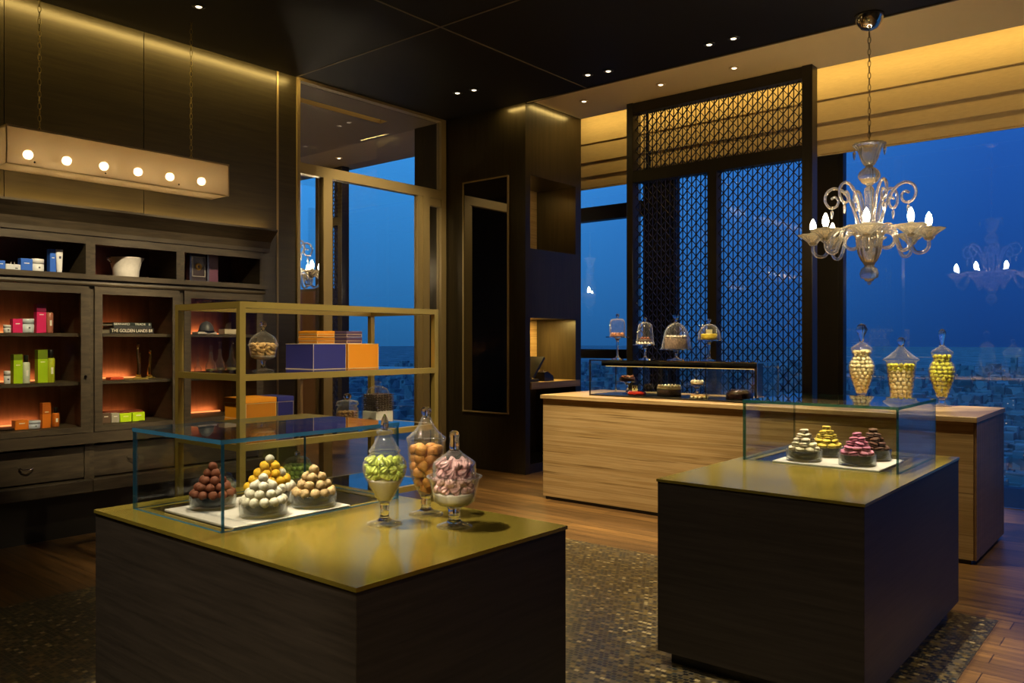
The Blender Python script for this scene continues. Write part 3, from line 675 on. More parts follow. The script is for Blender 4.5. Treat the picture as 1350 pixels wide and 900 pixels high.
tj, b = jar('candy_jar', 'tall glass jar of golden pastry bites, hindmost on the kiosk', 'candy jar', base, s, dict(foot=[(0,0),(108,0),(106,5),(80,12),(45,24),(32,40),(27,60),(34,78),(27,95),(36,112),(0,114)], body=[(30,110),(45,128),(70,175),(92,230),(106,300),(113,380),(117,455),(119,462)]),
    [(120,462),(124,470),(122,480),(104,496),(74,522),(52,552),(38,585),(28,606),(20,608)], [(0,600),(20,606),(24,620),(30,640),(28,658),(16,668),(0,670)], 'candy jars on the truffle kiosk', ribs=8)
fill(Kind('pastry_bite', MB().lathe([(0,-.016),(.016,-.016),(.0205,-.012),(.0215,0),(.020,.010),(.013,.016),(0,.0165)], n=18, ms=[0,0,1,1,0,0]), [P('pastry_top', C3('d69a4c'), .6, noise=((90,90,90),.3)), P('pastry_side', C3('c07f34'), .6, noise=((70,70,70),.25))], 'pastry'), base, b, 128*s, 440*s, .040, 'golden pastry bite in the tall glass jar', 'golden pastry bites', .84, .5)
s = 2.734/FPX/4.736
base = (-1.897, 1.975, KT)
tj, b = jar('candy_jar', 'wide footed glass jar of pink meringues over white sugar', 'candy jar', base, s, dict(foot=[(0,0),(112,0),(110,5),(84,14),(50,26),(38,44),(36,70),(38,105),(50,125),(0,126)], body=[(48,124),(90,134),(126,158),(136,200),(144,240),(152,270),(160,296),(170,306),(172,312)]),
    [(134,306),(135,380),(132,400),(112,415),(80,436),(52,456),(36,472),(28,474)], [(0,470),(30,474),(31,500),(28,540),(32,566),(28,585),(14,596),(0,598)], 'candy jars on the truffle kiosk')
sugar('white sugar in the jar of pink meringues', base, b, 136*s, 212*s)
pm = meringue('pink_meringue', 'dcaeb0', 'b98080', .0172, .034, 7)
bb = [(138*s, 200*s), (140*s, 280*s), (128*s, 300*s), (126*s, 395*s)]
fill(pm, base, bb, 210*s, 396*s, .034, 'pink meringue in the wide footed glass jar', 'pink meringues', .95, .9)
# the three jars on the travertine counter
def counter_jar(px, py, label, H, body, lid, knob, foot, kind, lab, grp, z0, z1, d):
    c = at(px, py, Y=6.80); sj = depth(c)/FPX/3.4615
    tj, b = jar('candy_jar', label, 'candy jar', (c.x, c.y, CT), sj, dict(foot=foot, body=body), lid, knob, 'candy jars on the travertine counter')
    for k_ in kind: fill(k_[0], (c.x, c.y, CT), b, k_[1]*sj, k_[2]*sj, d, k_[3], k_[4], 1, 3)
sw_w = truffle('cream_candy', C3('e0d29a'), .0165, .02); sw_y = truffle('lime_candy', C3('c9c433'), .0165, .02)
ft = [(0,0),(40,0),(39,3),(24,8),(14,16),(12,26),(16,36),(0,37)]
urn = [(14,35),(22,42),(40,90),(52,130),(57,165),(50,190),(40,205),(37,215),(42,228),(44,240)]
ulid = [(45,240),(47,246),(42,254),(28,264),(14,274),(9,280)]
uk = [(0,274),(9,280),(11,300),(20,322),(26,335),(16,356),(0,362)]
cl = 'candy in the first urn jar on the counter, left of the cylinder jar'
counter_jar(1136, 527, 'urn jar of cream candies on the travertine counter, left of the wide jar', 0, urn, ulid, uk, ft, [(sw_w, 44, 236, 'cream candy in the left urn jar on the travertine counter', 'cream candies in the left urn')], '', '', 44, 236, .034)
counter_jar(1188, 529, 'wide flared jar of mixed candies, middle of three on the travertine counter', 0, [(30,22),(44,30),(52,80),(58,130),(62,170),(64,196),(68,200)], [(69,200),(80,204),(70,212),(48,228),(26,248),(14,262),(10,266)], [(0,262),(10,266),(14,280),(18,292),(12,304),(0,307)], [(0,0),(44,0),(42,4),(30,10),(26,18),(30,24),(0,25)],
    [(sw_w, 32, 150, 'cream candy in the wide middle jar on the travertine counter', 'cream candies in the wide jar'), (sw_y, 150, 192, 'lime candy at the top of the wide middle jar', 'lime candies in the wide jar')], '', '', 30, 190, .036)
counter_jar(1242, 538, 'urn jar of lime yellow candies on the travertine counter, nearest its end', 0, urn, ulid, [(0,274),(9,280),(10,305),(15,325),(17,338),(10,350),(0,354)], ft, [(sw_y, 44, 236, 'lime candy in the urn jar nearest the counter end', 'lime candies in the end urn')], '', '', 44, 236, .034)

# ------------------------------------------------------------------ counter display case with cakes
cx0, cx1, cyf, cyb, cz0, cz1 = -4.21, -2.62, 6.15, 6.60, CT, 1.287
t = thing('cake_case', 'low glass cake case with black canopy on the travertine counter', 'cake case', ((cx0+cx1)/2, (cyf+cyb)/2, cz0))
g = .011; mats = [M['casegl'], M['chrome']]
for nm, bx in [('front_pane', (cx0, cx1, cyf, cyf+g, cz0+.012, cz1-g)), ('back_pane', (cx0, cx1, cyb-g, cyb, cz0+.012, cz1-g)), ('side_pane', (cx0, cx0+g, cyf+g, cyb-g, cz0+.012, cz1-g)), ('side_pane', (cx1-g, cx1, cyf+g, cyb-g, cz0+.012, cz1-g)), ('top_pane', (cx0, cx1, cyf, cyb, cz1-g, cz1)), ('divider', (at(863,500,Y=6.35).x, at(863,500,Y=6.35).x+.006, cyf+g, cyb-g, cz0+.012, cz1-g)), ('divider', (at(944,500,Y=6.35).x, at(944,500,Y=6.35).x+.006, cyf+g, cyb-g, cz0+.012, cz1-g))]:
    obj(nm, MB().box(*bx, m=0, edge=1), mats, t)
obj('base', MB().box(cx0, cx1, cyf, cyb, cz0, cz0+.012), M['black'], t)
obj('canopy', MB().box(cx0+.12, cx1-.03, cyf+.02, cyf+.13, cz1-.055, cz1-g-.001).box(cx1-.03, cx1-.01, cyf+.02, cyf+.13, cz0+.012, cz1-g-.001), M['black'], t, label='black light canopy with end bracket')
obj('light_strip', MB().box(cx0+.14, cx1-.05, cyf+.06, cyf+.10, cz1-.060, cz1-.055), M['ledw'], t, label='warm light strip under the canopy')

def lathe_part(name, prof, c, m, parent, n=32, **k): return obj(name, MB().lathe(prof, c, n, **k), m, parent)
def cake_stand(c, h, R, label, group, dome=None, cat='cake stand'):
    t = thing('cake_stand', label, cat, c, group)
    lathe_part('stand', [(0,0),(R*.55,0),(R*.53,.004),(R*.2,.012),(.011,.03),(.009,h*.5),(.013,h-.03),(.03,h-.008),(R,h-.006),(R*1.02,h),(R,h+.003),(0,h)], c, M['solid'], t)
    if dome:
        r, H, prof = dome; w = .0025
        o = [(r*a, h+.003+H*b) for a, b in prof]; i = [(max(0, q-w), z-(w if q < r*.5 else w*.4)) for q, z in o]; i[0] = (i[0][0], o[0][1])
        d = obj('dome', MB().lathe(o+i[::-1]+[o[0]], c, 36, cap=False), M['dome'], t)
        zt = h+.003+H
        q = 1.7 if r > .12 else 1.15
        obj('knob', MB().lathe([(0,zt-.004),(.008*q,zt-.002),(.007*q,zt+.008*q),(.013*q,zt+.018*q),((.018 if r > .12 else .015)*q,zt+.027*q),((.017 if r > .12 else .009)*q,zt+.036*q),(0,zt+.038*q)], c, 20), M['solid'], d)
    return t
cylp = [(1,0),(1,.6),(.97,.8),(.85,.93),(.55,.99),(.1,1.0),(0,1.0)]
flare = [(1.12,0),(1.0,.12),(.93,.45),(.88,.7),(.72,.9),(.4,.985),(0,1.0)]
bell = [(1.0,0),(.94,.12),(.86,.4),(.74,.65),(.52,.85),(.26,.95),(.1,.985),(0,1.0)]
half = [(1,0),(.98,.25),(.88,.53),(.68,.78),(.4,.94),(.1,1.0),(0,1.0)]
YD = 6.40
def on_case(px): return at(px, 474, Y=YD).x
def icing(n, R, r, z, c, mb, m): 
    for i in range(n): a = 2*PI*i/n; mb.lathe([(0,0),(r,0),(r*1.05,r*.5),(r*.6,r*1.1),(0,r*1.6)], (c[0]+R*math.cos(a), c[1]+R*math.sin(a), z), 10, m)
    return mb
def cake(name, label, c, mk):
    t = thing(name, label, 'cake', c); mk(t, c); return t
choc = CM('3c2216', .45, noise=((60,60,60),.4), bump=.5); chocgl = CM('2a150c', .2, .5); cream = CM('e6dac0', .6); red = CM('a82216', .15, .8); yell = CM('d8bc22', .5, noise=((50,50,50),.1)); card = CM('d9cd92', .6); pale = CM('c9b48e', .6); speck = CM('7d6350', .8, noise=((90,90,90),.75), bump=.8)
# four domed stands
x = on_case(814); c = V(x, YD, cz1+.0005); cake_stand(c, .205, .105, 'tall cake stand with a cylindrical dome, leftmost on the cake case', 'domed cake stands', (.072, .165, cylp))
def mk(t, c):
    lathe_part('biscuit', [(0,0),(.066,0),(.068,.008),(.066,.018),(0,.018)], c, CM('9a5c30', .6), t)
    obj('topping', icing(9, .05, .013, c.z+.018, c, MB(), 0), CM('b8794a', .5), t)
cake('tart', 'low caramel tart under the cylindrical dome', V(x, YD, c.z+.209), mk)
x = on_case(850.5); c = V(x, YD, cz1+.0005); cake_stand(c, .135, .105, 'cake stand with a flared bell dome, second from the pillar end of the cake case', 'domed cake stands', (.078, .20, flare))
def mk(t, c):
    lathe_part('sponge', [(0,0),(.060,0),(.060,.045),(0,.045)], c, choc, t)
    obj('cream_balls', icing(12, .058, .015, c.z+.001, c, MB(), 0), cream, t)
    obj('topping', icing(6, .030, .014, c.z+.045, c, MB(), 0), CM('a2552f', .5), t)
cake('small_cake', 'small chocolate cake ringed with cream balls under the flared dome', V(x, YD, c.z+.139), mk)
x = on_case(891.5); c = V(x, YD, cz1+.0005); cake_stand(c, .095, .145, 'cake stand with the largest dome, third from the pillar end of the cake case', 'domed cake stands', (.133, .235, bell))
def mk(t, c):
    lathe_part('sponge', [(0,0),(.098,0),(.1,.006),(.1,.085),(.09,.095),(0,.095)], c, speck, t)
    obj('cream_border', icing(16, .082, .016, c.z+.095, c, MB(), 0), CM('cbb9a4', .7), t)
cake('layer_cake', 'flaked chocolate cake with piped border under the largest dome', V(x, YD, c.z+.099), mk)
x = on_case(935); c = V(x, YD, cz1+.0005); cake_stand(c, .175, .105, 'cake stand with a half-round dome, nearest the counter end of the cake case', 'domed cake stands', (.098, .135, half))
def mk(t, c):
    lathe_part('sponge', [(0,0),(.066,0),(.069,.006),(.069,.042),(.062,.05),(0,.05)], c, yell, t)
    obj('card', MB().bev(c.x-.028, c.x+.028, c.y-.004, c.y+.004, c.z+.048, c.z+.086, .001), card, t)
cake('yellow_cake', 'yellow cake with a cream card under the half-round dome', V(x, YD, c.z+.179), mk)
# inside the case
zf = cz0+.0125; YI = 6.36
def cx(px, y=500): return at(px, y, Y=YI).x
x = cx(824); c = V(x, YI+.04, zf); cake_stand(c, .115, .085, 'small cake stand inside the cake case', 'cake stands in the case')
def mk(t, c):
    lathe_part('sponge', [(0,0),(.068,0),(.072,.006),(.07,.032),(0,.034)], c, choc, t)
    obj('topping', icing(9, .048, .012, c.z+.033, c, MB(), 0), CM('7c4a2a', .4), t)
cake('chocolate_tart', 'chocolate tart on the small stand inside the cake case', V(x, YI+.04, zf+.119), mk)
x = cx(845); 
def mk(t, c):
    lathe_part('glazed_cake', [(0,0),(.078,0),(.084,.010),(.080,.026),(.06,.036),(0,.040)], c, red, t)
    obj('card', MB().bev(c.x-.028, c.x+.024, c.y-.035, c.y-.028, c.z+.036, c.z+.088, .001), card, t, label='cream card with chocolate dots')
    dm = MB()
    for dx, dz in ((-.013,.072),(.008,.074),(-.004,.056)): dm.lathe([(0,0),(.007,0),(.007,.002),(0,.002)], (0,0,0), 12)
    for i, (dx, dz) in enumerate(((-.013,.072),(.008,.074),(-.004,.056))):
        for j in range(i*48, (i+1)*48): p = dm.v[j]; dm.v[j] = (c.x+dx+p[0], c.y-.0355-p[2], c.z+dz+p[1])
    obj('chocolate_dots', dm, chocgl, t)
cake('red_cake', 'shiny red glazed cake with a cream card in the cake case', V(x, 6.29, zf), mk)
x = cx(882)
def mk(t, c):
    lathe_part('sponge', [(0,0),(.105,0),(.105,.055),(.1,.06),(0,.06)], c, choc, t)
    lathe_part('cream_layer', [(.09,.06),(.104,.06),(.106,.074),(.095,.08),(0,.08)], c, cream, t)
    obj('cream_border', icing(18, .088, .014, c.z+.08, c, MB(), 0), cream, t)
cake('cream_cake', 'round chocolate cake topped with white cream in the middle of the cake case', V(x, YI, zf), mk)
x = cx(912); c = V(x, YI+.10, zf); cake_stand(c, .10, .07, 'little cake stand behind the cream cake inside the case', 'cake stands in the case')
def mk(t, c):
    lathe_part('sponge', [(0,0),(.055,0),(.055,.02),(0,.02)], c, pale, t)
    obj('cream_border', icing(10, .044, .014, c.z+.02, c, MB(), 0), cream, t)
cake('cream_tart', 'pale cream tart on the little stand inside the cake case', V(x, YI+.10, zf+.104), mk)
x = cx(928)
def mk(t, c):
    lathe_part('sponge', [(0,0),(.072,0),(.072,.03),(0,.03)], c, CM('a9803f', .5), t)
    obj('cream_balls', icing(12, .068, .016, c.z+.001, c, MB(), 0), CM('dccba0', .6), t)
cake('caramel_cake', 'small caramel cake ringed with cream in the cake case', V(x, 6.28, zf), mk)
x = cx(975)
def mk(t, c):
    lathe_part('sponge', [(0,0),(.11,0),(.112,.01),(.108,.05),(.08,.075),(0,.085)], c, chocgl, t)
    obj('curls', icing(10, .06, .02, c.z+.055, c, MB(), 0), choc, t)
cake('glazed_chocolate_cake', 'dark glazed chocolate cake below the end of the black canopy', V(x, YI, zf), mk)

# ------------------------------------------------------------------ shelf counter and till in the pillar niche
one('niche_counter', MB().bev(-6.10, px1+.015, ny0+.005, ny1+.08, .925, 1.0, .003), M['trav'], 'thick travertine shelf in the lower niche of the dark pillar', 'shelf', (-5.85, 7.4, .925))
c = V(-5.74, 7.16, 1.0005)
t = thing('till', 'black touchscreen till in the pillar niche', 'till', c)
obj('base', MB().bev(c.x-.10, c.x+.10, c.y-.09, c.y+.09, 1.0005, 1.03, .006), M['black'], t)
obj('stem', MB().bar((c.x, c.y+.04, 1.03), (c.x, c.y+.03, 1.16), .05, .03, (0,1,0)), M['black'], t)
pts = [(c.x-.16, c.y-.10, 1.055), (c.x-.16, c.y+.10, 1.28), (c.x-.16, c.y+.12, 1.262), (c.x-.16, c.y-.075, 1.045)]
sc_o = obj('screen', MB().poly(pts, (.32,0,0)), M['black'], t)
c = V(-5.70, 7.40, 1.0005)
t = thing('receipt_printer', 'small black receipt printer beside the till', 'printer', c)
obj('housing', MB().poly([(c.x-.08, c.y-.08, 1.0005), (c.x-.08, c.y+.10, 1.0005), (c.x-.08, c.y+.08, 1.06), (c.x-.08, c.y-.02, 1.11), (c.x-.08, c.y-.08, 1.10)], (.16,0,0)), M['black'], t)
obj('paper_slot', MB().box(c.x-.05, c.x+.05, c.y-.062, c.y-.055, 1.10, 1.125), M['white'], t)

# ================================================================== ETAGERE
ex0, ex1, ey0, ey1 = -4.70, -4.03, 2.50, 4.00
q = .036
t = thing('display_shelf', 'open gold metal shelf with glass shelves between the left kiosk and the cabinets', 'shelf', ((ex0+ex1)/2, (ey0+ey1)/2, 0))
for x in (ex0, ex1):
    for y in (ey0, ey1): obj('post', MB().box(x-q/2, x+q/2, y-q/2, y+q/2, 0, 1.672), M['gold'], t)
LV = [1.672, 1.268, .880, .485, .12]
h = q/2
for z in LV:
    f = MB()
    for x in (ex0, ex1): f.box(x-h, x+h, ey0+h, ey1-h, z-q, z-.0005)
    for y in (ey0, ey1): f.box(ex0+h, ex1-h, y-h, y+h, z-q, z-.0005)
    obj('shelf_rail', f, M['gold'], t)
    if z < 1.6: obj('glass_shelf', MB().box(ex0+h, ex1-h, ey0+h, ey1-h, z-.012, z+.001), M['shelfgl'], t)
S1, S2, S3 = 1.2695, .8815, .4865
def gift_box(x0, x1, y0, y1, z0, z1, c, lid, label, group, trim='c8b8a8'):
    t = thing('gift_box', label, 'box', ((x0+x1)/2, (y0+y1)/2, z0), group)
    zl = z1-lid if lid else z1
    mc = CM(c, .45)
    obj('box_body', MB().bev(x0, x1, y0, y1, z0, zl-(.002 if lid else 0), .002), mc, t)
    if lid: obj('lid', MB().bev(x0-.002, x1+.002, y0-.002, y1+.002, zl, z1, .002), mc, t)
    e = .0035; tm = MB()
    for y in (y0, y1-e):
        for x in (x1-.001,): tm.box(x, x+.0015, y, y+e, z0, zl)
    for z in (z0, zl-e): tm.box(x1-.001, x1+.0015, y0, y1, z, z+e); tm.box(x0, x1, y0-.0015, y0+.001, z, z+e)
    obj('edge_trim', tm, CM(trim, .5), t)
    return t
g = 'gift boxes on the gold shelf'
a = at(413, 487, Z=S1); bx = a.x
y1_ = at(456, 485, X=bx).y; zt = at(413, 453, X=bx).z
OR, NV, PU = 'e0901a', '2c2f7c', '5a4a6e'
gift_box(bx-.30, bx, a.y, y1_, S1, zt, NV, 0, 'large navy box with pale edges on the gold shelf', g)
o0 = at(459, 484, X=bx).y; o1 = at(499, 482, X=bx).y
gift_box(bx-.30, bx, o0, o1, S1, zt, OR, 0, 'large orange box beside the large navy box', g, 'e8c890')
zt += .0005
u0 = at(418, 451, X=bx-.04).y; u1 = at(441, 451, X=bx-.04).y; zz = at(430, 436, X=bx-.04).z; hm = (zt+zz)/2
gift_box(bx-.24, bx-.04, u0, u1, zt, hm-.0015, OR, .02, 'small orange box lying directly on the large navy box', g, 'e8c890')
gift_box(bx-.24, bx-.04, u0, u1, hm+.0015, zz, OR, .02, 'upper small orange box of the stack on the navy box', g, 'e8c890')
u0 = at(457, 451, X=bx-.04).y; u1 = at(477, 451, X=bx-.04).y
gift_box(bx-.24, bx-.04, u0, u1, zt, hm-.0015, PU, .02, 'small purple box lying directly on the large orange box', g)
gift_box(bx-.24, bx-.04, u0, u1, hm+.0015, zz, PU, .02, 'upper small purple box of the stack on the orange box', g)
bx = -4.14
a = at(324, 552, X=bx).y; b_ = at(365, 550, X=bx).y; d_ = at(387, 550, X=bx).y; zz = at(345, 524, X=bx).z; hm = (S2+zz)/2
gift_box(bx-.22, bx, a, b_-.004, S2, hm-.001, OR, .03, 'lower orange box of the pair on the second shelf', g, 'e8c890')
gift_box(bx-.22, bx, a, b_-.004, hm+.001, zz, OR, .03, 'upper orange box of the pair on the second shelf', g, 'e8c890')
gift_box(bx-.22, bx, b_+.004, d_, S2, hm-.001, NV, .03, 'lower navy box of the pair on the second shelf', g)
gift_box(bx-.22, bx, b_+.004, d_, hm+.001, zz, NV, .03, 'upper navy box of the pair on the second shelf', g)
# jars on the shelf
c = at(347, 489, Z=S1); s = depth(c)/FPX/4.5
tj, b = jar('candy_jar', 'footed glass jar of biscuits on the gold shelf beside the navy box', 'candy jar', (c.x, c.y, S1), s, dict(foot=[(0,0),(62,0),(60,4),(34,12),(14,22),(14,50),(20,66),(0,68)], body=[(20,66),(60,76),(72,84),(76,110),(84,150),(88,156)]),
    [(84,157),(82,166),(76,186),(62,206),(40,222),(18,234),(12,240)], [(0,236),(12,240),(10,256),(20,268),(22,282),(13,294),(0,298)], 'jars on the gold shelf')
sugar('white sugar under the biscuits on the gold shelf', (c.x, c.y, S1), b, 68*s, 92*s)
fill(Kind('biscuit', MB().lathe([(0,-.008),(.019,-.008),(.022,-.004),(.022,.004),(.019,.008),(0,.008)], n=18), P('biscuit_crust', C3('c9a366'), .6, noise=((80,80,80),.25)), 'biscuit'), (c.x, c.y, S1), b, 95*s, 160*s, .043, 'biscuit in the footed jar on the gold shelf', 'biscuits in the footed jar', .45, .8)
c = at(458, 549, Z=S2+.0); c = at(458, 552, X=-4.22); c = V(c.x, c.y, S2)
s = depth(c)/FPX
tj, b = jar('storage_jar', 'squat glass jar of nuts on the second gold shelf', 'storage jar', c, s, dict(foot=[(0,0),(13,0),(14,1),(0,1)], body=[(13.5,1),(14.5,3),(14.5,24),(13,28),(12,29),(12,31)]), [(12,31.2),(14.5,31.5),(14.5,35),(12,37),(5,38.5),(3,39)], [(0,38),(3,39),(5,41),(5.5,44),(3.5,46.5),(0,47)], 'jars on the gold shelf', w=.002)
sugar('white sugar under the nuts in the squat jar', c, b, 1.5*s, 8*s)
fill(Kind('nut', MB().ball((0,0,0), .013, 10, 7, sz=.7), P('nut_shell', C3('8a6430'), .5, noise=((90,90,90),.4)), 'nut'), c, b, 8*s, 25*s, .024, 'nut in the squat jar on the second gold shelf', 'nuts in the squat jar', .75, .8)
c = at(498, 556, X=-4.22); c = V(c.x, c.y, S2); s = depth(c)/FPX
t = thing('storage_jar', 'square glass jar of coffee beans over white sugar, right end of the second gold shelf', 'storage jar', c, 'jars on the gold shelf')
w = 15*s; H = 42*s; e = .003
sq = MB().box(c.x-w, c.x+w, c.y-w, c.y+w, c.z, c.z+e)
for (x0, x1, y0, y1) in ((-w,-w+e,-w,w),(w-e,w,-w,w),(-w+e,w-e,-w,-w+e),(-w+e,w-e,w-e,w)): sq.box(c.x+x0, c.x+x1, c.y+y0, c.y+y1, c.z+e, c.z+H)
obj('jar_body', sq, M['jar'], t)
lid = obj('lid', MB().lathe([(0,H),(15*s,H),(15*s,H+2*s),(12*s,H+7*s),(6*s,H+10*s),(0,H+10.5*s)], c, 24), M['jar'], t)
obj('knob', MB().lathe([(0,H+10*s),(3*s,H+10.5*s),(4.5*s,H+14*s),(3*s,H+17*s),(0,H+18*s)], c, 14), M['jar'], lid)
one('sugar', MB().bev(c.x-w+.004, c.x+w-.004, c.y-w+.004, c.y+w-.004, c.z+.0035, c.z+20*s, .004), M['sugar'], 'white sugar under the coffee beans in the square jar', 'sugar', c)
bn = Kind('coffee_bean', MB().ball((0,0,0), .011, 10, 7, sz=.6), P('coffee_roast', C3('3a2314'), .35), 'coffee bean')
z = 20*s+.006
while z < H-.004:
    m_ = 6
    for i in range(m_):
        for j in range(m_):
            if i in (0, m_-1) or j in (0, m_-1) or z > H-.03:
                bn.put((c.x-w+.016+(2*w-.032)*i/(m_-1), c.y-w+.016+(2*w-.032)*j/(m_-1), c.z+z+random.uniform(-.002,.002)), 'coffee bean in the square jar on the second gold shelf', 'coffee beans in the square jar')
    z += .0145
# lowest shelf: jar of green sweets and a domed bowl
c = at(392, 640, X=-4.28); c = V(c.x, c.y, S3); s = depth(c)/FPX
tj, b = jar('storage_jar', 'round glass jar of green sweets on the lower gold shelf, seen through the truffle case', 'storage jar', c, s, dict(foot=[(0,0),(17,0),(18,1),(0,1)], body=[(17,1),(24,8),(27,22),(24,36),(17,44),(16,46)]), [(16,46.3),(17,47),(12,51),(4,53),(2.5,53.5)], [(0,53),(2.5,53.5),(4,56),(2.5,59),(0,60)], 'jars on the gold shelf')
fill(Kind('green_sweet', MB().ball((0,0,0), .016, 12, 8), P('green_sugar', C3('7f9a3a'), .5), 'sweet'), c, b, 2*s, 42*s, .031, 'green sweet in the round jar on the lower gold shelf', 'green sweets', 1, 1)
c = at(292, 650, X=-4.34); c = V(c.x, c.y, S3); s = depth(c)/FPX
tj, b = jar('storage_jar', 'round glass jar of grey sugared almonds on the lower gold shelf, behind the brown truffles', 'storage jar', c, s, dict(foot=[(0,0),(15,0),(16,1),(0,1)], body=[(15,1),(21,8),(24,20),(20,32),(14,38),(13,40)]), [(13,40.3),(14,41),(10,45),(4,46.5),(2.5,47)], [(0,46),(2.5,47),(4,50),(2.5,53),(0,54)], 'jars on the gold shelf')
fill(Kind('almond', MB().ball((0,0,0), .016, 12, 8), P('almond_sugar', C3('7d8472'), .5), 'almond'), c, b, 2*s, 36*s, .031, 'sugared almond in the round jar on the lower gold shelf', 'sugared almonds', 1, 1)

# ================================================================== CABINETS
XC = -6.28; XB = XL+.012
def cz(px, py): return at(px, py, X=XC).z
def cyv(px): return at(px, 400, X=XC).y
z_shelf, z_ledge, z_mould = cz(90,360), cz(90,367), cz(90,375)
z_doort, z_glt, z_glb, z_doorb = z_mould-.004, cz(90,386), cz(95,563.5), cz(95,571)
z_rail, z_draw, z_base = cz(95,586), cz(95,634), cz(95,651)
z_uptop = cz(100,309); z_crown0 = cz(100,303); z_crown1 = cz(0,262)
b0, b1, b2, b3 = cyv(113)-.78, cyv(119.5), cyv(238), cyv(347)
sh1, sh2 = cz(100,439), cz(100,504)
ww = .034
def cabinet(y0, y1, label, last=False):
    t = thing('display_cabinet', label, 'cabinet', ((XC+XB)/2, (y0+y1)/2, 0), 'glazed oak display cabinets')
    fr = MB()
    for y in (y0, y1-ww): 
        fr.box(XC-.02, XC, y, y+ww, z_rail, z_mould-.001).box(XC-.02, XC, y, y+ww, z_shelf, z_uptop)
        fr.box(XB+.012, XC-.02, y, y+ww, .32, z_ledge-.001).box(XB+.012, XC-.02, y, y+ww, z_shelf, z_uptop)
    obj('side_panels', fr, M['cwood'], t)
    obj('top_rail', MB().box(XC-.02, XC, y0+ww, y1-ww, z_uptop-.06, z_uptop).box(XB+.012, XC-.02, y0+ww, y1-ww, z_uptop-.02, z_uptop), M['cwoodh'], t)
    obj('upper_back', MB().box(XB, XB+.012, y0, y1, z_shelf, z_uptop), M['cplum'], t)
    obj('lower_back', MB().box(XB, XB+.012, y0, y1, z_base, z_ledge-.002), M['cback'], t)
    obj('bottom_shelf', MB().box(XB+.012, XC-.02, y0+ww, y1-ww, z_glb-.024, z_glb-.001), M['cwoodh'], t)
    for z in (sh1, sh2): obj('shelf', MB().box(XB+.012, XC-.07, y0+ww, y1-ww, z-.024, z), M['cwoodh'], t)
    for z in (sh1, sh2, z_glb): obj('light_strip', MB().box(XB+.013, XB+.028, y0+ww+.02, y1-ww-.12, z+.001, z+.012), M['led'], t, label='orange light strip at the back of a shelf')
    obj('light_strip', MB().box(XB+.013, XB+.028, y0+ww+.01, y0+ww+.16, z_shelf+.001, z_shelf+.014), M['led'], t, label='orange light strip at the back of the open shelf')
    for z in (sh1, sh2, z_glb): area_light('shelf_glow', (XB+.045, (y0+y1)/2-.06, z+.018), (0, math.radians(180-40), 0), .02, y1-y0-.30, .42, (1, .37, .13))
    area_light('shelf_glow', (XB+.045, y0+ww+.09, z_shelf+.018), (0, math.radians(180-40), 0), .02, .15, .3, (1, .37, .13))
    # glazed door
    st = .056; dy0, dy1 = y0+ww*.62, y1-ww*.62
    d = obj('door', MB().box(XC, XC+.022, dy0, dy0+st, z_doorb, z_doort).box(XC, XC+.022, dy1-st, dy1, z_doorb, z_doort).box(XC, XC+.022, dy0+st, dy1-st, z_glt, z_doort).box(XC, XC+.022, dy0+st, dy1-st, z_doorb, z_glb), M['cwood'], t)
    obj('door_glass', MB().box(XC+.008, XC+.013, dy0+st, dy1-st, z_glb, z_glt), M['cab'], d)
    obj('door_knob', MB().ball((XC+.034, dy1-st*.5, (z_glb+z_glt)/2-.12), .010, 12, 8), M['darkchrome'], d)
    # drawer below a shadow gap
    obj('drawer_rail', MB().box(XC-.02, XC+.03, y0, y1, z_rail, z_doorb-.004), M['cwoodh'], t)
    dw = obj('drawer', MB().bev(XC-.06, XC-.03, y0+ww, y1-ww, z_draw+.01, z_rail-.02, .003), M['cwoodh'], t)
    yc = (y0+y1)/2 - .02; zc_ = (z_draw+z_rail)/2
    obj('drawer_handle', MB().tube([(XC-.03+.032*math.sin(PI*i/8), yc+.045*math.cos(PI*i/8), zc_-.016*math.sin(PI*i/8)) for i in range(9)], .006), M['chrome'], dw)
    obj('base_rail', MB().bev(XC-.36, XC+.045, y0, y1, z_base, z_draw, .006), M['cwoodh'], t)
    obj('plinth', MB().box(XB+.03, XC-.12, y0, y1, 0, z_base), M['black'], t)
    return t
cabinet(b0, b1, 'glazed oak cabinet holding pink, green and orange bottles, farthest from the glass doors')
cabinet(b1, b2, 'glazed oak cabinet holding the stacked books and gold figures, middle of three')
cabinet(b2, b3, 'glazed oak cabinet behind the gold shelf, nearest the glass doors', True)
# ledge and crown run across all three
prf = lambda x0, x1, z0, z1: [(x0, 0, z0), (x1-.02, 0, z0), (x1, 0, (z0+z1)/2), (x1, 0, z1), (x0, 0, z1)]
def run(name, prof, y0, y1, label):
    return one(name, MB().poly([(x, y0, z) for x, _, z in prof], (0, y1-y0, 0)), M['cwoodh'], label, 'moulding', (XC, (y0+y1)/2, prof[0][2]))
ld = MB().box(XB+.014, XC+.05, b0, b3+.02, z_ledge, z_shelf-.0005).poly([(XC-.018, b0, z_mould), (XC+.03, b0, z_mould), (XC+.036, b0, z_mould+.012), (XC+.024, b0, z_ledge), (XC-.018, b0, z_ledge)], (0, b3-b0, 0))
one('ledge_moulding', ld, M['cwoodh'], 'moulded oak ledge between the open shelves and the glazed cabinet doors', 'moulding', (XC, (b0+b3)/2, z_mould))
zt = z_crown1
crn = MB().poly([(XB+.014, b0, z_uptop+.001), (XC+.01, b0, z_uptop+.001), (XC+.012, b0, z_crown0), (XC+.03, b0, z_crown0+(zt-z_crown0)*.35), (XC+.09, b0, z_crown0+(zt-z_crown0)*.7), (XC+.13, b0, zt-.016), (XC+.13, b0, zt), (XB+.20, b0, zt), (XB+.014, b0, zt-.03)], (0, b3-b0+.06, 0))
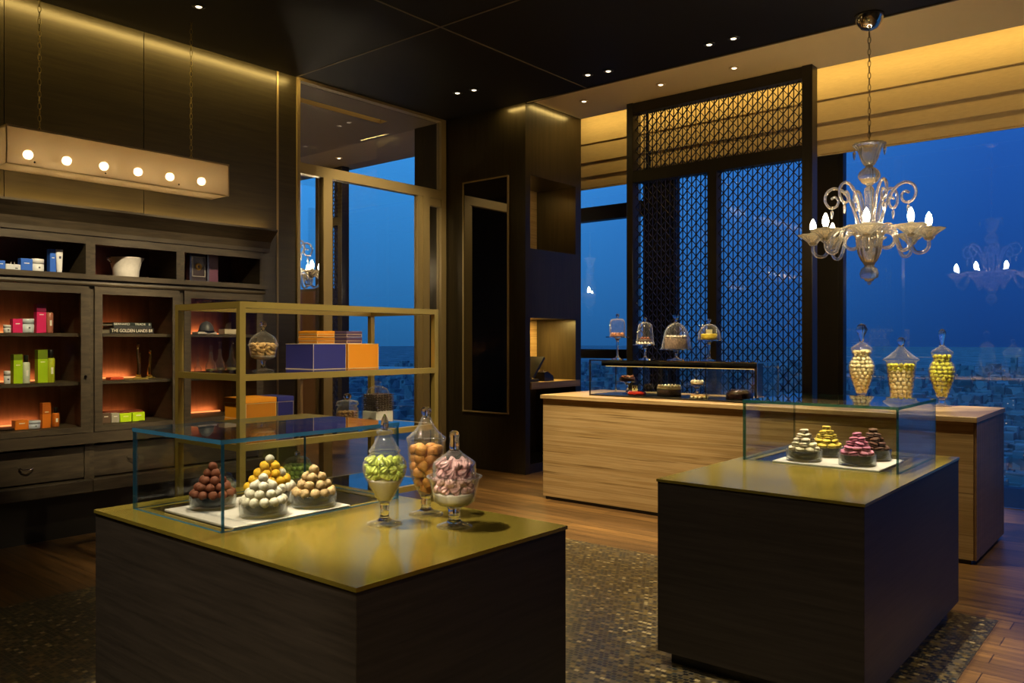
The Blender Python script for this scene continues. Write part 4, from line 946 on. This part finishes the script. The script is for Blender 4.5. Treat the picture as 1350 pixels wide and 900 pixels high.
one('cornice_moulding', crn, M['cwoodh'], 'projecting oak crown moulding along the cabinet tops', 'moulding', (XC, (b0+b3)/2, z_uptop))

# ------------------------------------------------------------------ goods in the cabinets
XS = -6.40     # line on which the goods stand
def gy(px, X=XS): return at(px, 450, X=X).y
def goods_box(x0p, x1p, ytop, zb, c, label, group, dep=.06, X=XS, c2=None, band=None):
    y0, y1 = gy(x0p, X), gy(x1p, X); zt = at((x0p+x1p)/2, ytop, X=X).z
    t = thing('carton', label, 'carton', (X-dep/2, (y0+y1)/2, zb), group)
    if band:
        zm = zb+(zt-zb)*band; obj('body', MB().bev(X-dep, X, y0, y1, zb, zm, .001), CM(c, .45), t); obj('shaded_top', MB().bev(X-dep, X, y0, y1, zm, zt, .001), CM(c2, .45), t)  # darker top piece: shadow of the shelf above put into the carton colour
    else: obj('body', MB().bev(X-dep, X, y0, y1, zb, zt, .0015), CM(c, .45), t)
    ym = (y0+y1)/2; wd = (y1-y0)*.22; zz = zb+(zt-zb)*.62
    obj('printed_mark', MB().box(X-.0005, X+.0008, ym-wd, ym+wd, zz, zz+.006), CM('e8e4e0' if c not in ('c8ccd4',) else '50535c'), t)
    return t
def pot(xp, wpx, ytop, zb, c, label, group, lid='d8d8dc', X=XS):
    y = gy(xp, X); p = V(X-.03, y, zb); r = wpx/2*depth(p)/FPX; zt = at(xp, ytop, X=X).z-zb
    t = thing('cosmetic_pot', label, 'pot', p, group)
    lathe_part('pot_body', [(0,0),(r*.9,0),(r*.97,.004),(r,zt*.62),(0,zt*.62)], p, CM(c, .35), t)
    lathe_part('lid', [(0,zt*.63),(r*1.02,zt*.63),(r*1.02,zt*.97),(r*.96,zt),(0,zt)], p, CM(lid, .3), t)
    m = MB().box(p.x+r*.99, p.x+r*1.03, y-.006, y+.006, zb+zt*.3, zb+zt*.42); obj('printed_mark', m, CM('4a4c58'), t)
def bottle(xp, wpx, ytop, zb, c, capc, label, group, cap=.25, X=XS, clear=False):
    y = gy(xp, X); p = V(X-.03, y, zb); r = wpx/2*depth(p)/FPX; zt = at(xp, ytop, X=X).z-zb
    t = thing('bottle', label, 'bottle', p, group); hb = zt*(1-cap)
    lathe_part('bottle_body', [(0,0),(r*.95,0),(r,.003),(r,hb-.008),(r*.8,hb-.001),(r*.4,hb),(0,hb)], p, CM(c, .25, .4), t)
    lathe_part('cap', [(0,hb+.0005),(r*.62,hb+.0005),(r*.62,zt-.003),(r*.55,zt),(0,zt)], p, CM(capc, .3, .3), t)
    obj('printed_mark', MB().box(p.x+r*.985, p.x+r*1.03, y-r*.28, y+r*.28, zb+hb*.35, zb+hb*.62), CM('e6e2da'), t)
BL, WH, PK, GR, OG = '2c62c8', 'c8ccd4', 'd8226a', 'a3cc10', 'e07c1c'
zs = z_shelf+.0005
g = 'blue and white skin care goods on the open shelf'
goods_box(-4, 7, 343, zs, BL, 'small blue carton at the edge of the photo on the open shelf', g)
t = thing('cosmetic_jar', 'low wide white jar with two metal pins on the open shelf', 'jar', V(XS-.03, gy(17.5), zs), g)
hh = at(17, 348, X=XS).z
obj('jar_body', MB().bev(XS-.06, XS, gy(7.5), gy(27.5), zs, hh, .004), CM(WH, .35), t)
for px in (16, 20.5): obj('pin', MB().lathe([(0,0),(.004,0),(.003,.016),(.005,.02),(0,.022)], (XS-.02, gy(px), hh), 8), M['chrome'], t)
obj('printed_mark', MB().box(XS, XS+.001, gy(20), gy(23.5), zs+.018, zs+.026), CM('4a4c58'), t)
goods_box(27.5, 43, 340.5, zs, BL, 'blue cube carton beside a white jar on the open shelf', g)
pot(51, 16, 341, zs, 'd4d6da', 'white lidded jar beside the blue cube carton on the open shelf', g)
goods_box(66, 74, 328, zs, BL, 'tall slim blue carton behind the white tube', g)
y = gy(77.5); p = V(XS+.01, y, zs); hh = at(78, 329, X=XS).z-zs
t = thing('cream_tube', 'white cream tube standing on its cap in front of the slim blue carton', 'tube', p, g)
tb = MB(); nn_ = 16
for z, a, bb_ in [(.018,.017,.017),(.03,.019,.018),(hh*.6,.022,.011),(hh,.025,.002)]:
    for i in range(nn_): th = 2*PI*i/nn_; tb.v.append((p.x+bb_*math.cos(th), y+a*math.sin(th), zs+z))
for j in range(3):
    for i in range(nn_): tb.f.append([j*nn_+i, j*nn_+(i+1)%nn_, (j+1)*nn_+(i+1)%nn_, (j+1)*nn_+i]); tb.m.append(0); tb.s.append(True)
obj('tube_body', tb, CM('d6d8dc', .35), t)
lathe_part('cap', [(0,0),(.016,0),(.017,.018),(0,.018)], p, CM('b8bcc6', .3), t)
obj('printed_mark', MB().box(p.x+.012, p.x+.016, y-.007, y+.007, zs+hh*.62, zs+hh*.72), CM('3a3c60'), t)
# white ruffled bowl in the second open bay
y = gy(164); p = V(XS-.10, gy(166, XS-.10), zs); r0 = 20*depth(p)/FPX
hh = at(165, 340, X=XS-.10).z-zs
t = thing('pottery_bowl', 'white handled pottery bowl alone on the middle open shelf', 'bowl', p)
b_ = MB().lathe([(0,0),(r0*.72,0),(r0*.78,.01),(r0*.82,hh*.4),(r0*.95,hh*.8),(r0*1.10,hh*.97),(r0*1.12,hh),(r0*1.04,hh),(r0*.88,hh*.8),(r0*.75,.02),(0,.015)], p, 40)
obj('bowl_body', b_, CM('bdb8b4', .5, noise=((40,40,40),.08)), t)
obj('handle', MB().tube([(p.x+.02, p.y-r0*1.0, zs+hh*.72), (p.x+.02, p.y-r0*1.3, zs+hh*.9), (p.x+.02, p.y-r0*1.32, zs+hh*.98), (p.x+.02, p.y-r0*1.06, zs+hh*.97)], .006), M['darkchrome'], t)
# framed box and purple book in the third open bay
X3 = XS-.04
y0, y1 = gy(250, X3), gy(276, X3); zt_ = at(262, 330, X=X3).z
t = thing('picture_frame', 'dark framed picture with a gold round emblem on the open shelf', 'frame', V(X3, (y0+y1)/2, zs))
obj('frame', MB().box(X3-.05, X3, y0, y0+.018, zs, zt_).box(X3-.05, X3, y1-.018, y1, zs, zt_).box(X3-.05, X3, y0+.018, y1-.018, zs, zs+.02).box(X3-.05, X3, y0+.018, y1-.018, zt_-.02, zt_), CM('22243a', .3, .4), t)
obj('picture', MB().box(X3-.03, X3-.02, y0+.018, y1-.018, zs+.02, zt_-.02), CM('2a1c20', .4), t)
e_ = 0.010; obj('inner_border', MB().box(X3-.02, X3-.012, y0+.03, y0+.036, zs+.05, zt_-.05).box(X3-.02, X3-.012, y1-.036, y1-.03, zs+.05, zt_-.05).box(X3-.02, X3-.012, y0+.03, y1-.03, zt_-.056, zt_-.05).box(X3-.02, X3-.012, y0+.03, y1-.03, zs+.05, zs+.056), CM('9a9488', .3), t)
em = MB().lathe([(.010,0),(.030,0),(.030,.004),(.010,.004),(.010,0)], (0,0,0), 24, cap=False)
em.v = [(X3-.018+q_[2], (y0+y1)/2+q_[0], (zs+zt_)/2+q_[1]) for q_ in em.v]
obj('emblem', em, CM('b8902c', .4), t)
y2 = gy(288, X3)
one('book', MB().bev(X3-.16, X3-.005, y1+.002, y2, zs, at(282, 331, X=X3).z, .002), CM('5a3048', .5), 'purple book standing beside the dark framed picture', 'book', V(X3-.08, (y1+y2)/2, zs))
for px, lb in ((302, 'small glass tealight nearer the purple book on the open shelf'), (311, 'small glass tealight farther from the purple book on the open shelf')):
    p = V(XS-.06, gy(px, XS-.06), zs); t = thing('tealight_holder', lb, 'tealight holder', p, 'glass tealights')
    lathe_part('cup', [(0,0),(.022,0),(.026,.04),(.022,.04),(.019,.006),(0,.006)], p, glass('ruby_glass', (.85,.35,.3), 1.5, .5), t)
# shelf 1 of the first cabinet
g1 = 'pink goods in the first glazed cabinet'; z1_ = sh1+.0005; z2_ = sh2+.0005; z3_ = z_glb+.0005
pot(11.5, 9, 428, z1_, WH, 'small white jar left of the pink carton', g1)
goods_box(17, 30, 420, z1_, PK, 'small pink carton beside the white jar', g1)
pot(38, 16, 420, z1_, 'c4d4e2', 'pale blue lidded jar right of the small pink carton', g1, 'c4d4e2')
goods_box(48.5, 61, 400.5, z1_, PK, 'tall pink carton whose top half is coloured as shelf shade', g1, c2='7a0c40', band=.72)
bottle(67.5, 9, 411, z1_, 'a86858', '121212', 'rose bottle with black cap right of the tall pink carton', g1, .02)
g2 = 'green goods in the first glazed cabinet'
pot(11.5, 8, 489, z2_, WH, 'small white jar left of the green cartons', g2)
goods_box(18, 30, 467, z2_, GR, 'shorter lime green carton on the middle shelf', g2, c2='6a8410', band=.8)
bottle(36.5, 9, 468, z2_, 'c8d2c0', '20241c', 'white bottle with dark cap between the lime cartons', g2)
goods_box(50, 63, 461, z2_, GR, 'taller lime green carton on the middle shelf', g2, c2='6a8410', band=.72)
bottle(69, 10, 461, z2_, 'a8b428', '14161c', 'yellow green bottle with black cap, last on the middle shelf', g2)
g3 = 'orange goods in the first glazed cabinet'
one('dish', MB().lathe([(0,0),(.06,0),(.075,.012),(.07,.014),(0,.006)], V(XS-.06, gy(4, XS-.06), z3_), 24), CM('3a2a22', .4), 'dark low dish on the bottom cabinet shelf', 'dish', V(XS-.06, gy(4, XS-.06), z3_), g3)
goods_box(20, 38, 554, z3_, OG, 'wide orange carton on the bottom cabinet shelf', g3, dep=.07)
pot(46.5, 16, 554.5, z3_, 'b8c4dc', 'pale lavender jar between the orange cartons', g3, 'c8d0e2')
goods_box(56, 67.5, 531, z3_, OG, 'tall orange carton on the bottom cabinet shelf', g3, dep=.05, c2='b86018', band=.55)
bottle(75.5, 9, 537, z3_, 'c86a1c', '15120f', 'amber bottle with black cap at the end of the bottom shelf', g3, .28)
# second cabinet: books, gold figures, cartons
def book(y0, y1, z0, z1, c, label, words=None, dep=.20, size=.034, wc='e4ded2'):
    X = XC-.075
    t = thing('book', label, 'book', V(X-dep/2, (y0+y1)/2, z0), 'books lying in the middle cabinet')
    obj('cover', MB().box(X-dep, X, y0, y1, z0, z0+.003).box(X-dep, X, y0, y1, z1-.003, z1).box(X-.004, X, y0, y1, z0+.003, z1-.003), CM(c, .4), t)
    obj('pages', MB().box(X-dep+.004, X-.004, y0+.004, y1-.004, z0+.003, z1-.003), CM('d8d0bc', .8), t)
    if words:
        fc = bpy.data.curves.new('spine_lettering', 'FONT'); fc.body = words; fc.size = size; fc.extrude = .0006; fc.align_x = 'CENTER'; fc.align_y = 'CENTER'
        fc.materials.append(CM(wc, .5)); f0_ = bpy.data.objects.new('spine_lettering', fc); col.objects.link(f0_)
        me = bpy.data.meshes.new_from_object(f0_.evaluated_get(bpy.context.evaluated_depsgraph_get())); bpy.data.objects.remove(f0_)
        fo = bpy.data.objects.new('spine_lettering', me); col.objects.link(fo); fo.parent = t
        fo.rotation_euler = (PI/2, 0, PI/2); fo.location = V(X+.0008, (y0+y1)/2, (z0+z1)/2)-t.location
        w_ = fo.dimensions.x if fo.dimensions.x else 1
        bpy.context.view_layer.update(); w_ = fo.dimensions.x or .3
        k = min(1.15, (y1-y0)*.94/w_); fo.scale = (k, 1, 1)
    return t
XK = XC-.075
bk0, bk1 = gy(145, XK), gy(203, XK)
hb = (at(175, 425, X=XK).z-z1_)
book(bk0, bk1, z1_, z1_+hb*.50, '0e0d0e', 'black book titled in white capitals, lowest of the stacked books', 'THE GOLDEN LANDS BR', size=.036)
book(bk0+.03, bk1-.02, z1_+hb*.505, z1_+hb*.68, '34363c', 'thin grey book between the black and the dark green book', None)
book(bk0+.02, bk1-.02, z1_+hb*.685, z1_+hb, '121f1c', 'dark green book on top of the stacked books', 'BERNARD     TRADE   B', size=.024)
def figure(px, ytop, zb, label, w):
    p = V(XS-.05, gy(px, XS-.05), zb); hh = at(px, ytop, X=XS-.05).z-zb
    t = thing('gold_figure', label, 'figurine', p, 'gold figures in the middle cabinet')
    lathe_part('base', [(0,0),(.035,0),(.035,.006),(.018,.012),(0,.012)], p, M['gold'], t)
    pts = [(p.x, p.y+w*.35*math.sin(z*6), p.z+.012+(hh-.04)*z) for z in [i/10 for i in range(11)]]
    obj('body', MB().tube(pts, .020, 10, r1=.008), P('polished_gold', (.75,.52,.18), .15, 1), t)
    tp = pts[-1]; obj('head', MB().ball((tp[0], tp[1], tp[2]+.012), .014, 12, 9, sz=1.25), bpy.data.materials['polished_gold'], t)
    obj('arm', MB().tube([pts[7], (p.x+.01, pts[7][1]+w, pts[7][2]+.02), (p.x+.01, pts[7][1]+w*.8, pts[7][2]-.06)], .005), bpy.data.materials['polished_gold'], t)
figure(182, 453, z2_, 'taller polished gold figure standing on the middle cabinet shelf', .018)
figure(198, 462, z2_, 'shorter polished gold figure beside the taller one', -.018)
one('tray', MB().bev(XS-.12, XS, gy(170), gy(196), z2_, z2_+.006, .002).box(XS-.001, XS+.001, gy(170), gy(196), z2_, z2_+.006), M['gold'], 'thin gold tray under the two gold figures', 'tray', V(XS-.06, gy(183), z2_))
for o in bpy.data.objects:
    if o.name.startswith('gold_figure'): o.location.z += .0065
one('box', MB().bev(XS-.09, XS-.01, gy(146), gy(164), z2_, z2_+.022, .004), CM('b8401e', .5), 'flat red box left of the gold figures', 'box', V(XS-.05, gy(155), z2_))
g4 = 'cartons on the bottom shelf of the middle cabinet'
goods_box(134, 146, 544.5, z3_, '5a4638', 'brown carton on the bottom shelf of the middle cabinet', g4)
goods_box(147, 157.5, 544.5, z3_, '9a9488', 'grey carton between the brown and lime cartons', g4)
goods_box(158.5, 173.5, 545, z3_, 'b4d814', 'lime carton next to the grey carton', g4)
goods_box(175, 191, 543.5, z3_, 'b4d814', 'lime carton at the end of the bottom shelf', g4)
one('box', MB().bev(XS-.20, XS-.10, gy(150), gy(196), z3_, at(170, 541, X=XS-.1).z, .003), CM('6a2a1c', .5), 'red brown box lying behind the lime cartons', 'box', V(XS-.15, gy(170), z3_))
# third cabinet, seen through the gold shelf: hanging glasses, white goods, decanters
def bell_glass(px, ytop, zb, wpx, label, group, body=None, X=XS):
    p = V(X-.04, gy(px, X-.04), zb); r = wpx/2*depth(p)/FPX; hh = at(px, ytop, X=X-.04).z-zb
    t = thing('decanter', label, 'decanter', p, group)
    lathe_part('body', [(0,0),(r*.8,0),(r,hh*.1),(r*.9,hh*.38),(r*.35,hh*.55),(r*.28,hh*.78),(r*.22,hh*.78),(r*.3,hh*.54),(r*.82,hh*.36),(r*.9,hh*.12),(0,.006)], p, M['jar'], t)
    lathe_part('liquid', [(0,.007),(r*.86,hh*.11),(r*.82,hh*.25),(0,hh*.25)], p, CM(body, .3), t)
    lathe_part('stopper', [(0,hh*.74),(r*.2,hh*.76),(r*.16,hh*.84),(r*.3,hh*.92),(r*.2,hh),(0,hh)], p, M['jar'], t)
t = thing('perfume_set', 'dark and white domed diffuser on a white tray in the cabinet behind the gold shelf', 'diffuser', V(XS-.04, gy(271, XS-.04), z1_))
p = V(XS-.04, gy(272, XS-.04), z1_); k = depth(p)/FPX
obj('tray', MB().bev(p.x-.05, p.x+.05, p.y-16*k, p.y+11*k, z1_, z1_+.02, .003), CM('c8c2ba', .4), t)
lathe_part('dome', [(0,.021),(10*k,.021),(10*k,.034),(8.5*k,.07),(5*k,.10),(0,.112)], p, CM('4a4c50', .4), t)
lathe_part('band', [(0,.0205),(10.6*k,.0205),(10.6*k,.03),(0,.03)], p, M['black'], t)
t = thing('gift_set', 'white boxed set with a glass flask in the cabinet behind the gold shelf', 'box', V(XS-.04, gy(301, XS-.04), z1_))
p = V(XS-.04, gy(301, XS-.04), z1_)
obj('box_body', MB().bev(p.x-.05, p.x+.05, p.y-10*k, p.y+10*k, z1_, z1_+.045, .003), CM('cabda6', .5), t)
lathe_part('flask', [(0,.0455),(3.5*k,.0455),(3.5*k,.085),(2*k,.09),(2*k,.10),(0,.10)], p, M['jar'], t)
for px, yt, w_, c_, lb in ((261, 467, 10, '3a2a24', 'small dark decanter on the middle shelf behind the gold frame'), (278, 455, 15, '6a6a30', 'olive decanter, second on the shelf behind the gold frame'), (290, 450, 13, '50431e', 'tall decanter, third on the shelf behind the gold frame'), (305, 450, 16, '7a7448', 'rounded pale decanter, last on the shelf behind the gold frame')):
    bell_glass(px, yt, z2_, w_, lb, 'decanters behind the gold shelf', c_)
for px in (268, 294, 318):
    p = V(XS-.05, gy(px, XS-.05), z_doort-.005); k = depth(p)/FPX
    t = thing('hanging_glass', 'glass bowl hanging upside down at the cabinet top, ' + {268: 'farthest from the glass doors', 294: 'between the other two', 318: 'nearest the glass doors'}[px], 'glass', V(p.x, p.y, z_glt-.09), 'glasses hanging in the third cabinet')
    zt_ = z_ledge-z_glt+.09
    lathe_part('stem', [(0,.045),(.004,.05),(.004,zt_-.008),(.02,zt_-.003),(0,zt_-.002)], V(p.x, p.y, z_glt-.09), M['crystal'], t)
    lathe_part('bowl', [(0,.04),(7*k,.048),(10*k,.075),(10.5*k,.095),(10*k,.095),(9.2*k,.077),(6*k,.055),(0,.047)], V(p.x, p.y, z_glt-.09), M['crystal'], t)

# ================================================================== PENDANT LIGHT BOX
bx0, bx1, by0, by1, bz0, bz1 = -6.40, -6.13, 2.04, 3.69, 2.655, 2.905
t = thing('pendant_light', 'long translucent box pendant with six round bulbs above the cabinets', 'pendant light', ((bx0+bx1)/2, (by0+by1)/2, bz0))
w = .006
for nm, bx in [('front_panel', (bx1-w, bx1, by0, by1, bz0, bz1)), ('back_panel', (bx0, bx0+w, by0, by1, bz0, bz1)), ('end_panel', (bx0+w, bx1-w, by0, by0+w, bz0, bz1)), ('end_panel', (bx0+w, bx1-w, by1-w, by1, bz0, bz1)), ('bottom_panel', (bx0+w, bx1-w, by0+w, by1-w, bz0, bz0+w))]:
    obj(nm, MB().box(*bx), M['mica'], t)
obj('top_plate', MB().box(bx0-.003, bx1+.003, by0-.003, by1+.003, bz1, bz1+.012), M['bronze'], t)
obj('corner_frame', MB().box(bx1-.004, bx1+.003, by0-.003, by0+.004, bz0, bz1).box(bx1-.004, bx1+.003, by1-.004, by1+.003, bz0, bz1).box(bx0-.003, bx0+.004, by1-.004, by1+.003, bz0, bz1).box(bx1-.004, bx1+.003, by0, by1, bz0-.004, bz0+.002), M['bronze'], t)
for px, py in ((37,204),(88,212),(137,219),(182,226.5),(224,233),(265.5,239)):
    p = at(px, py, X=(bx0+bx1)/2)
    sk = obj('lamp_holder', MB().lathe([(0,0),(.016,0),(.016,.05),(0,.05)], (p.x, p.y, p.z+.026), 14), M['bronze'], t)
    obj('globe_bulb', MB().ball((p.x, p.y, p.z), .032, 16, 10), M['bulb2'], sk)
for px in (62, 153, 247):
    y = at(px, 200, X=bx1-.05).y
    obj('support_rod', MB().box(bx1-.056, bx1-.044, y-.006, y+.006, bz0+w, bz1), M['bronze'], t)
    obj('fixing_knob', MB().ball((bx1+.004, y-.10, bz0+.03), .007, 10, 7), M['darkchrome'], t)
for px in (52, 252):
    y = at(px, 200, X=(bx0+bx1)/2).y; z = bz1+.012; ch = MB(); i = 0; xm = (bx0+bx1)/2
    while z < ZC-.01:
        L_ = .05; a = [(xm+(.010*math.cos(th) if i % 2 else 0), y+(0 if i % 2 else .010*math.cos(th)), z+L_/2+L_/2*math.sin(th)) for th in [2*PI*k/12 for k in range(12)]]
        ch.tube(a, .0024, 6, closed=True); z += L_*.86; i += 1
    ch.box(xm-.001, xm+.001, y-.001, y+.001, ZC-.03, ZC)
    obj('chain', ch, M['gold'], t)

# ================================================================== CHANDELIERS
def chandelier(c, label):
    """c = point on the ceiling"""
    t = thing('glass_chandelier', label, 'chandelier', c, 'glass chandeliers')
    u = .00141; zr = c[2]-1.028            # rim of the upper bell
    Zp = lambda zy: zr-(zy-85)*u
    G = M['crystal']
    def L_(name, prof, parent=t, n=28, **k): return obj(name, MB().lathe([(r*u, Zp(z)) for r, z in prof], (c[0], c[1], 0), n, **k), G, parent)
    obj('canopy', MB().lathe([(0,-.125),(.02,-.122),(.06,-.105),(.095,-.06),(.112,-.015),(.112,0),(0,0)], c, 32), M['chrome'], t)
    ch = MB(); z = c[2]-.125; i = 0
    while z > zr+.01:
        ll = .056; a = [(c[0]+(.011*math.cos(th) if i % 2 else 0), c[1]+(0 if i % 2 else .011*math.cos(th)), z-ll/2+ll/2*math.sin(th)) for th in [2*PI*k/12 for k in range(12)]]
        ch.tube(a, .003, 6, closed=True); z -= ll*.84; i += 1
    obj('chain', ch, M['bronze'], t)
    b = L_('upper_bell', [(26,205),(30,200),(45,170),(56,135),(66,105),(84,90),(88,84),(80,84),(62,98),(50,135),(38,170),(24,196)], flute=14, amp=.04, n=56)
    def drop(p, s_=1.0, parent=t):
        return obj('pendant_drop', MB().lathe([(0,0),(.003,-.002),(.005,-.010),(.003,-.016),(.009,-.022),(.012,-.032),(.010,-.055),(.004,-.082),(0,-.088)], p, 12, flute=6, amp=.1), G, parent)
    for k in range(4):
        a = PI/4+PI/2*k+.6; drop((c[0]+.124*math.cos(a), c[1]+.124*math.sin(a), Zp(100)), parent=t)
    L_('upper_knop', [(14,320),(22,312),(40,300),(56,275),(58,262),(50,240),(34,225),(20,215),(18,204)], flute=16, amp=.04, n=48)
    L_('stem', [(20,600),(20,560),(19,480),(24,400),(28,350),(24,335),(14,322)])
    L_('centre_bowl', [(26,770),(32,755),(44,740),(60,700),(68,650),(72,610),(58,588),(36,580),(20,560)], flute=12, amp=.05, n=48)
    L_('lower_knop', [(0,862),(22,858),(24,848),(44,838),(48,815),(40,790),(24,775),(22,765)], flute=14, amp=.06, n=42)
    obj('tip_ball', MB().ball((c[0], c[1], Zp(868)), .017, 14, 9), G, t)
    n = 8
    def sm(pts, k=6):
        out = []
        for i in range(len(pts)-1):
            p0, p1, p2, p3 = pts[max(i-1,0)], pts[i], pts[i+1], pts[min(i+2,len(pts)-1)]
            for j in range(k):
                s_ = j/k; out.append(tuple(.5*(2*p1[q]+(p2[q]-p0[q])*s_+(2*p0[q]-5*p1[q]+4*p2[q]-p3[q])*s_**2+(3*p1[q]-p0[q]-3*p2[q]+p3[q])*s_**3) for q in range(2)))
        return out+[pts[-1]]
    armp = sm([(50,620),(90,572),(140,556),(185,590),(205,650),(235,705),(275,706),(298,680),(300,645)])
    for k in range(n):
        a = 2*PI*(k+.30)/n; ca, sa = math.cos(a), math.sin(a)
        pt = lambda r, z: (c[0]+r*u*ca, c[1]+r*u*sa, Zp(z))
        arm = obj('arm', MB().tube([pt(r, z) for r, z in armp], .0165, 12, r1=.0135), G, t)
        cc = (c[0]+300*u*ca, c[1]+300*u*sa, 0)
        obj('candle_cup', MB().lathe([(r*u, Zp(z)) for r, z in [(10,645),(20,640),(34,618),(60,597),(80,584),(84,580),(76,580),(56,591),(30,608),(10,628)]], cc, 40, flute=10, amp=.06), G, arm)
        obj('candle_sleeve', MB().lathe([(r*u, Zp(z)) for r, z in [(0,630),(15,630),(15,562),(0,562)]], cc, 14), G, arm)
        obj('candle_bulb', MB().lathe([(r*u, Zp(z)) for r, z in [(0,562),(11,560),(16,545),(17,530),(12,510),(5,495),(0,488)]], cc, 14), M['bulb'], arm)
        # scroll loops between the arms, low on the bowl
        a2 = a+PI/n; c2, s2 = math.cos(a2), math.sin(a2)
        lp = [(c[0]+(95+45*math.cos(th))*u*c2, c[1]+(95+45*math.cos(th))*u*s2, Zp(630-45*math.sin(th))) for th in [2*PI*i/18 for i in range(18)]]
        obj('scroll_loop', MB().tube(lp, .009, 8, closed=True), G, t)
    m = 6
    cv = sm([(45,600),(62,520),(85,440),(110,380),(145,335),(190,318),(228,340),(238,385),(215,425),(180,425),(165,395),(182,368),(205,378)])
    for k in range(m):
        a = 2*PI*(k+.12)/m; ca, sa = math.cos(a), math.sin(a)
        pt = lambda r, z: (c[0]+r*u*ca, c[1]+r*u*sa, Zp(z))
        curl = obj('curled_cane', MB().tube([pt(r, z) for r, z in cv], .0135, 10, r1=.0095), G, t)
        drop(pt(200, 432), parent=curl)
    return t
p = at(1146, 20, Z=ZC)
chandelier((p.x, p.y, ZC), 'clear glass chandelier with eight candle bulbs hanging over the counter')
chandelier((-8.72, 6.03, ZC), 'glass chandelier in the adjoining room, seen past the bronze door frame')

# adjoining room furniture seen through the glass doors
t = thing('sideboard', 'beige upholstered sideboard in the adjoining room behind the glass doors', 'sideboard', (-9.7, 6.5, 0))
obj('body', MB().bev(-10.6, -9.55, 6.0, 6.9, .08, .92, .01), CM('9a7c4c', .7), t)
obj('top', MB().bev(-10.63, -9.52, 5.97, 6.93, .92, .95, .004), M['black'], t)
obj('plinth', MB().box(-10.55, -9.6, 6.05, 6.85, 0, .08), M['black'], t)
t = thing('partition_cabinet', 'dark tall partition in front of the window in the adjoining room', 'partition', (-11.8, 8.3, 0))
obj('carcass', MB().bev(-12.4, -10.62, 8.0, 8.5, 0, 2.30, .01), M['kwood'], t)
obj('front_panel', MB().bev(-11.5, -10.65, 7.98, 8.0, .1, 2.25, .003), P('brown_veneer', (.06,.03,.018), .5), t)
obj('front_panel', MB().bev(-12.37, -11.53, 7.98, 8.0, .1, 2.25, .003), bpy.data.materials['brown_veneer'], t)
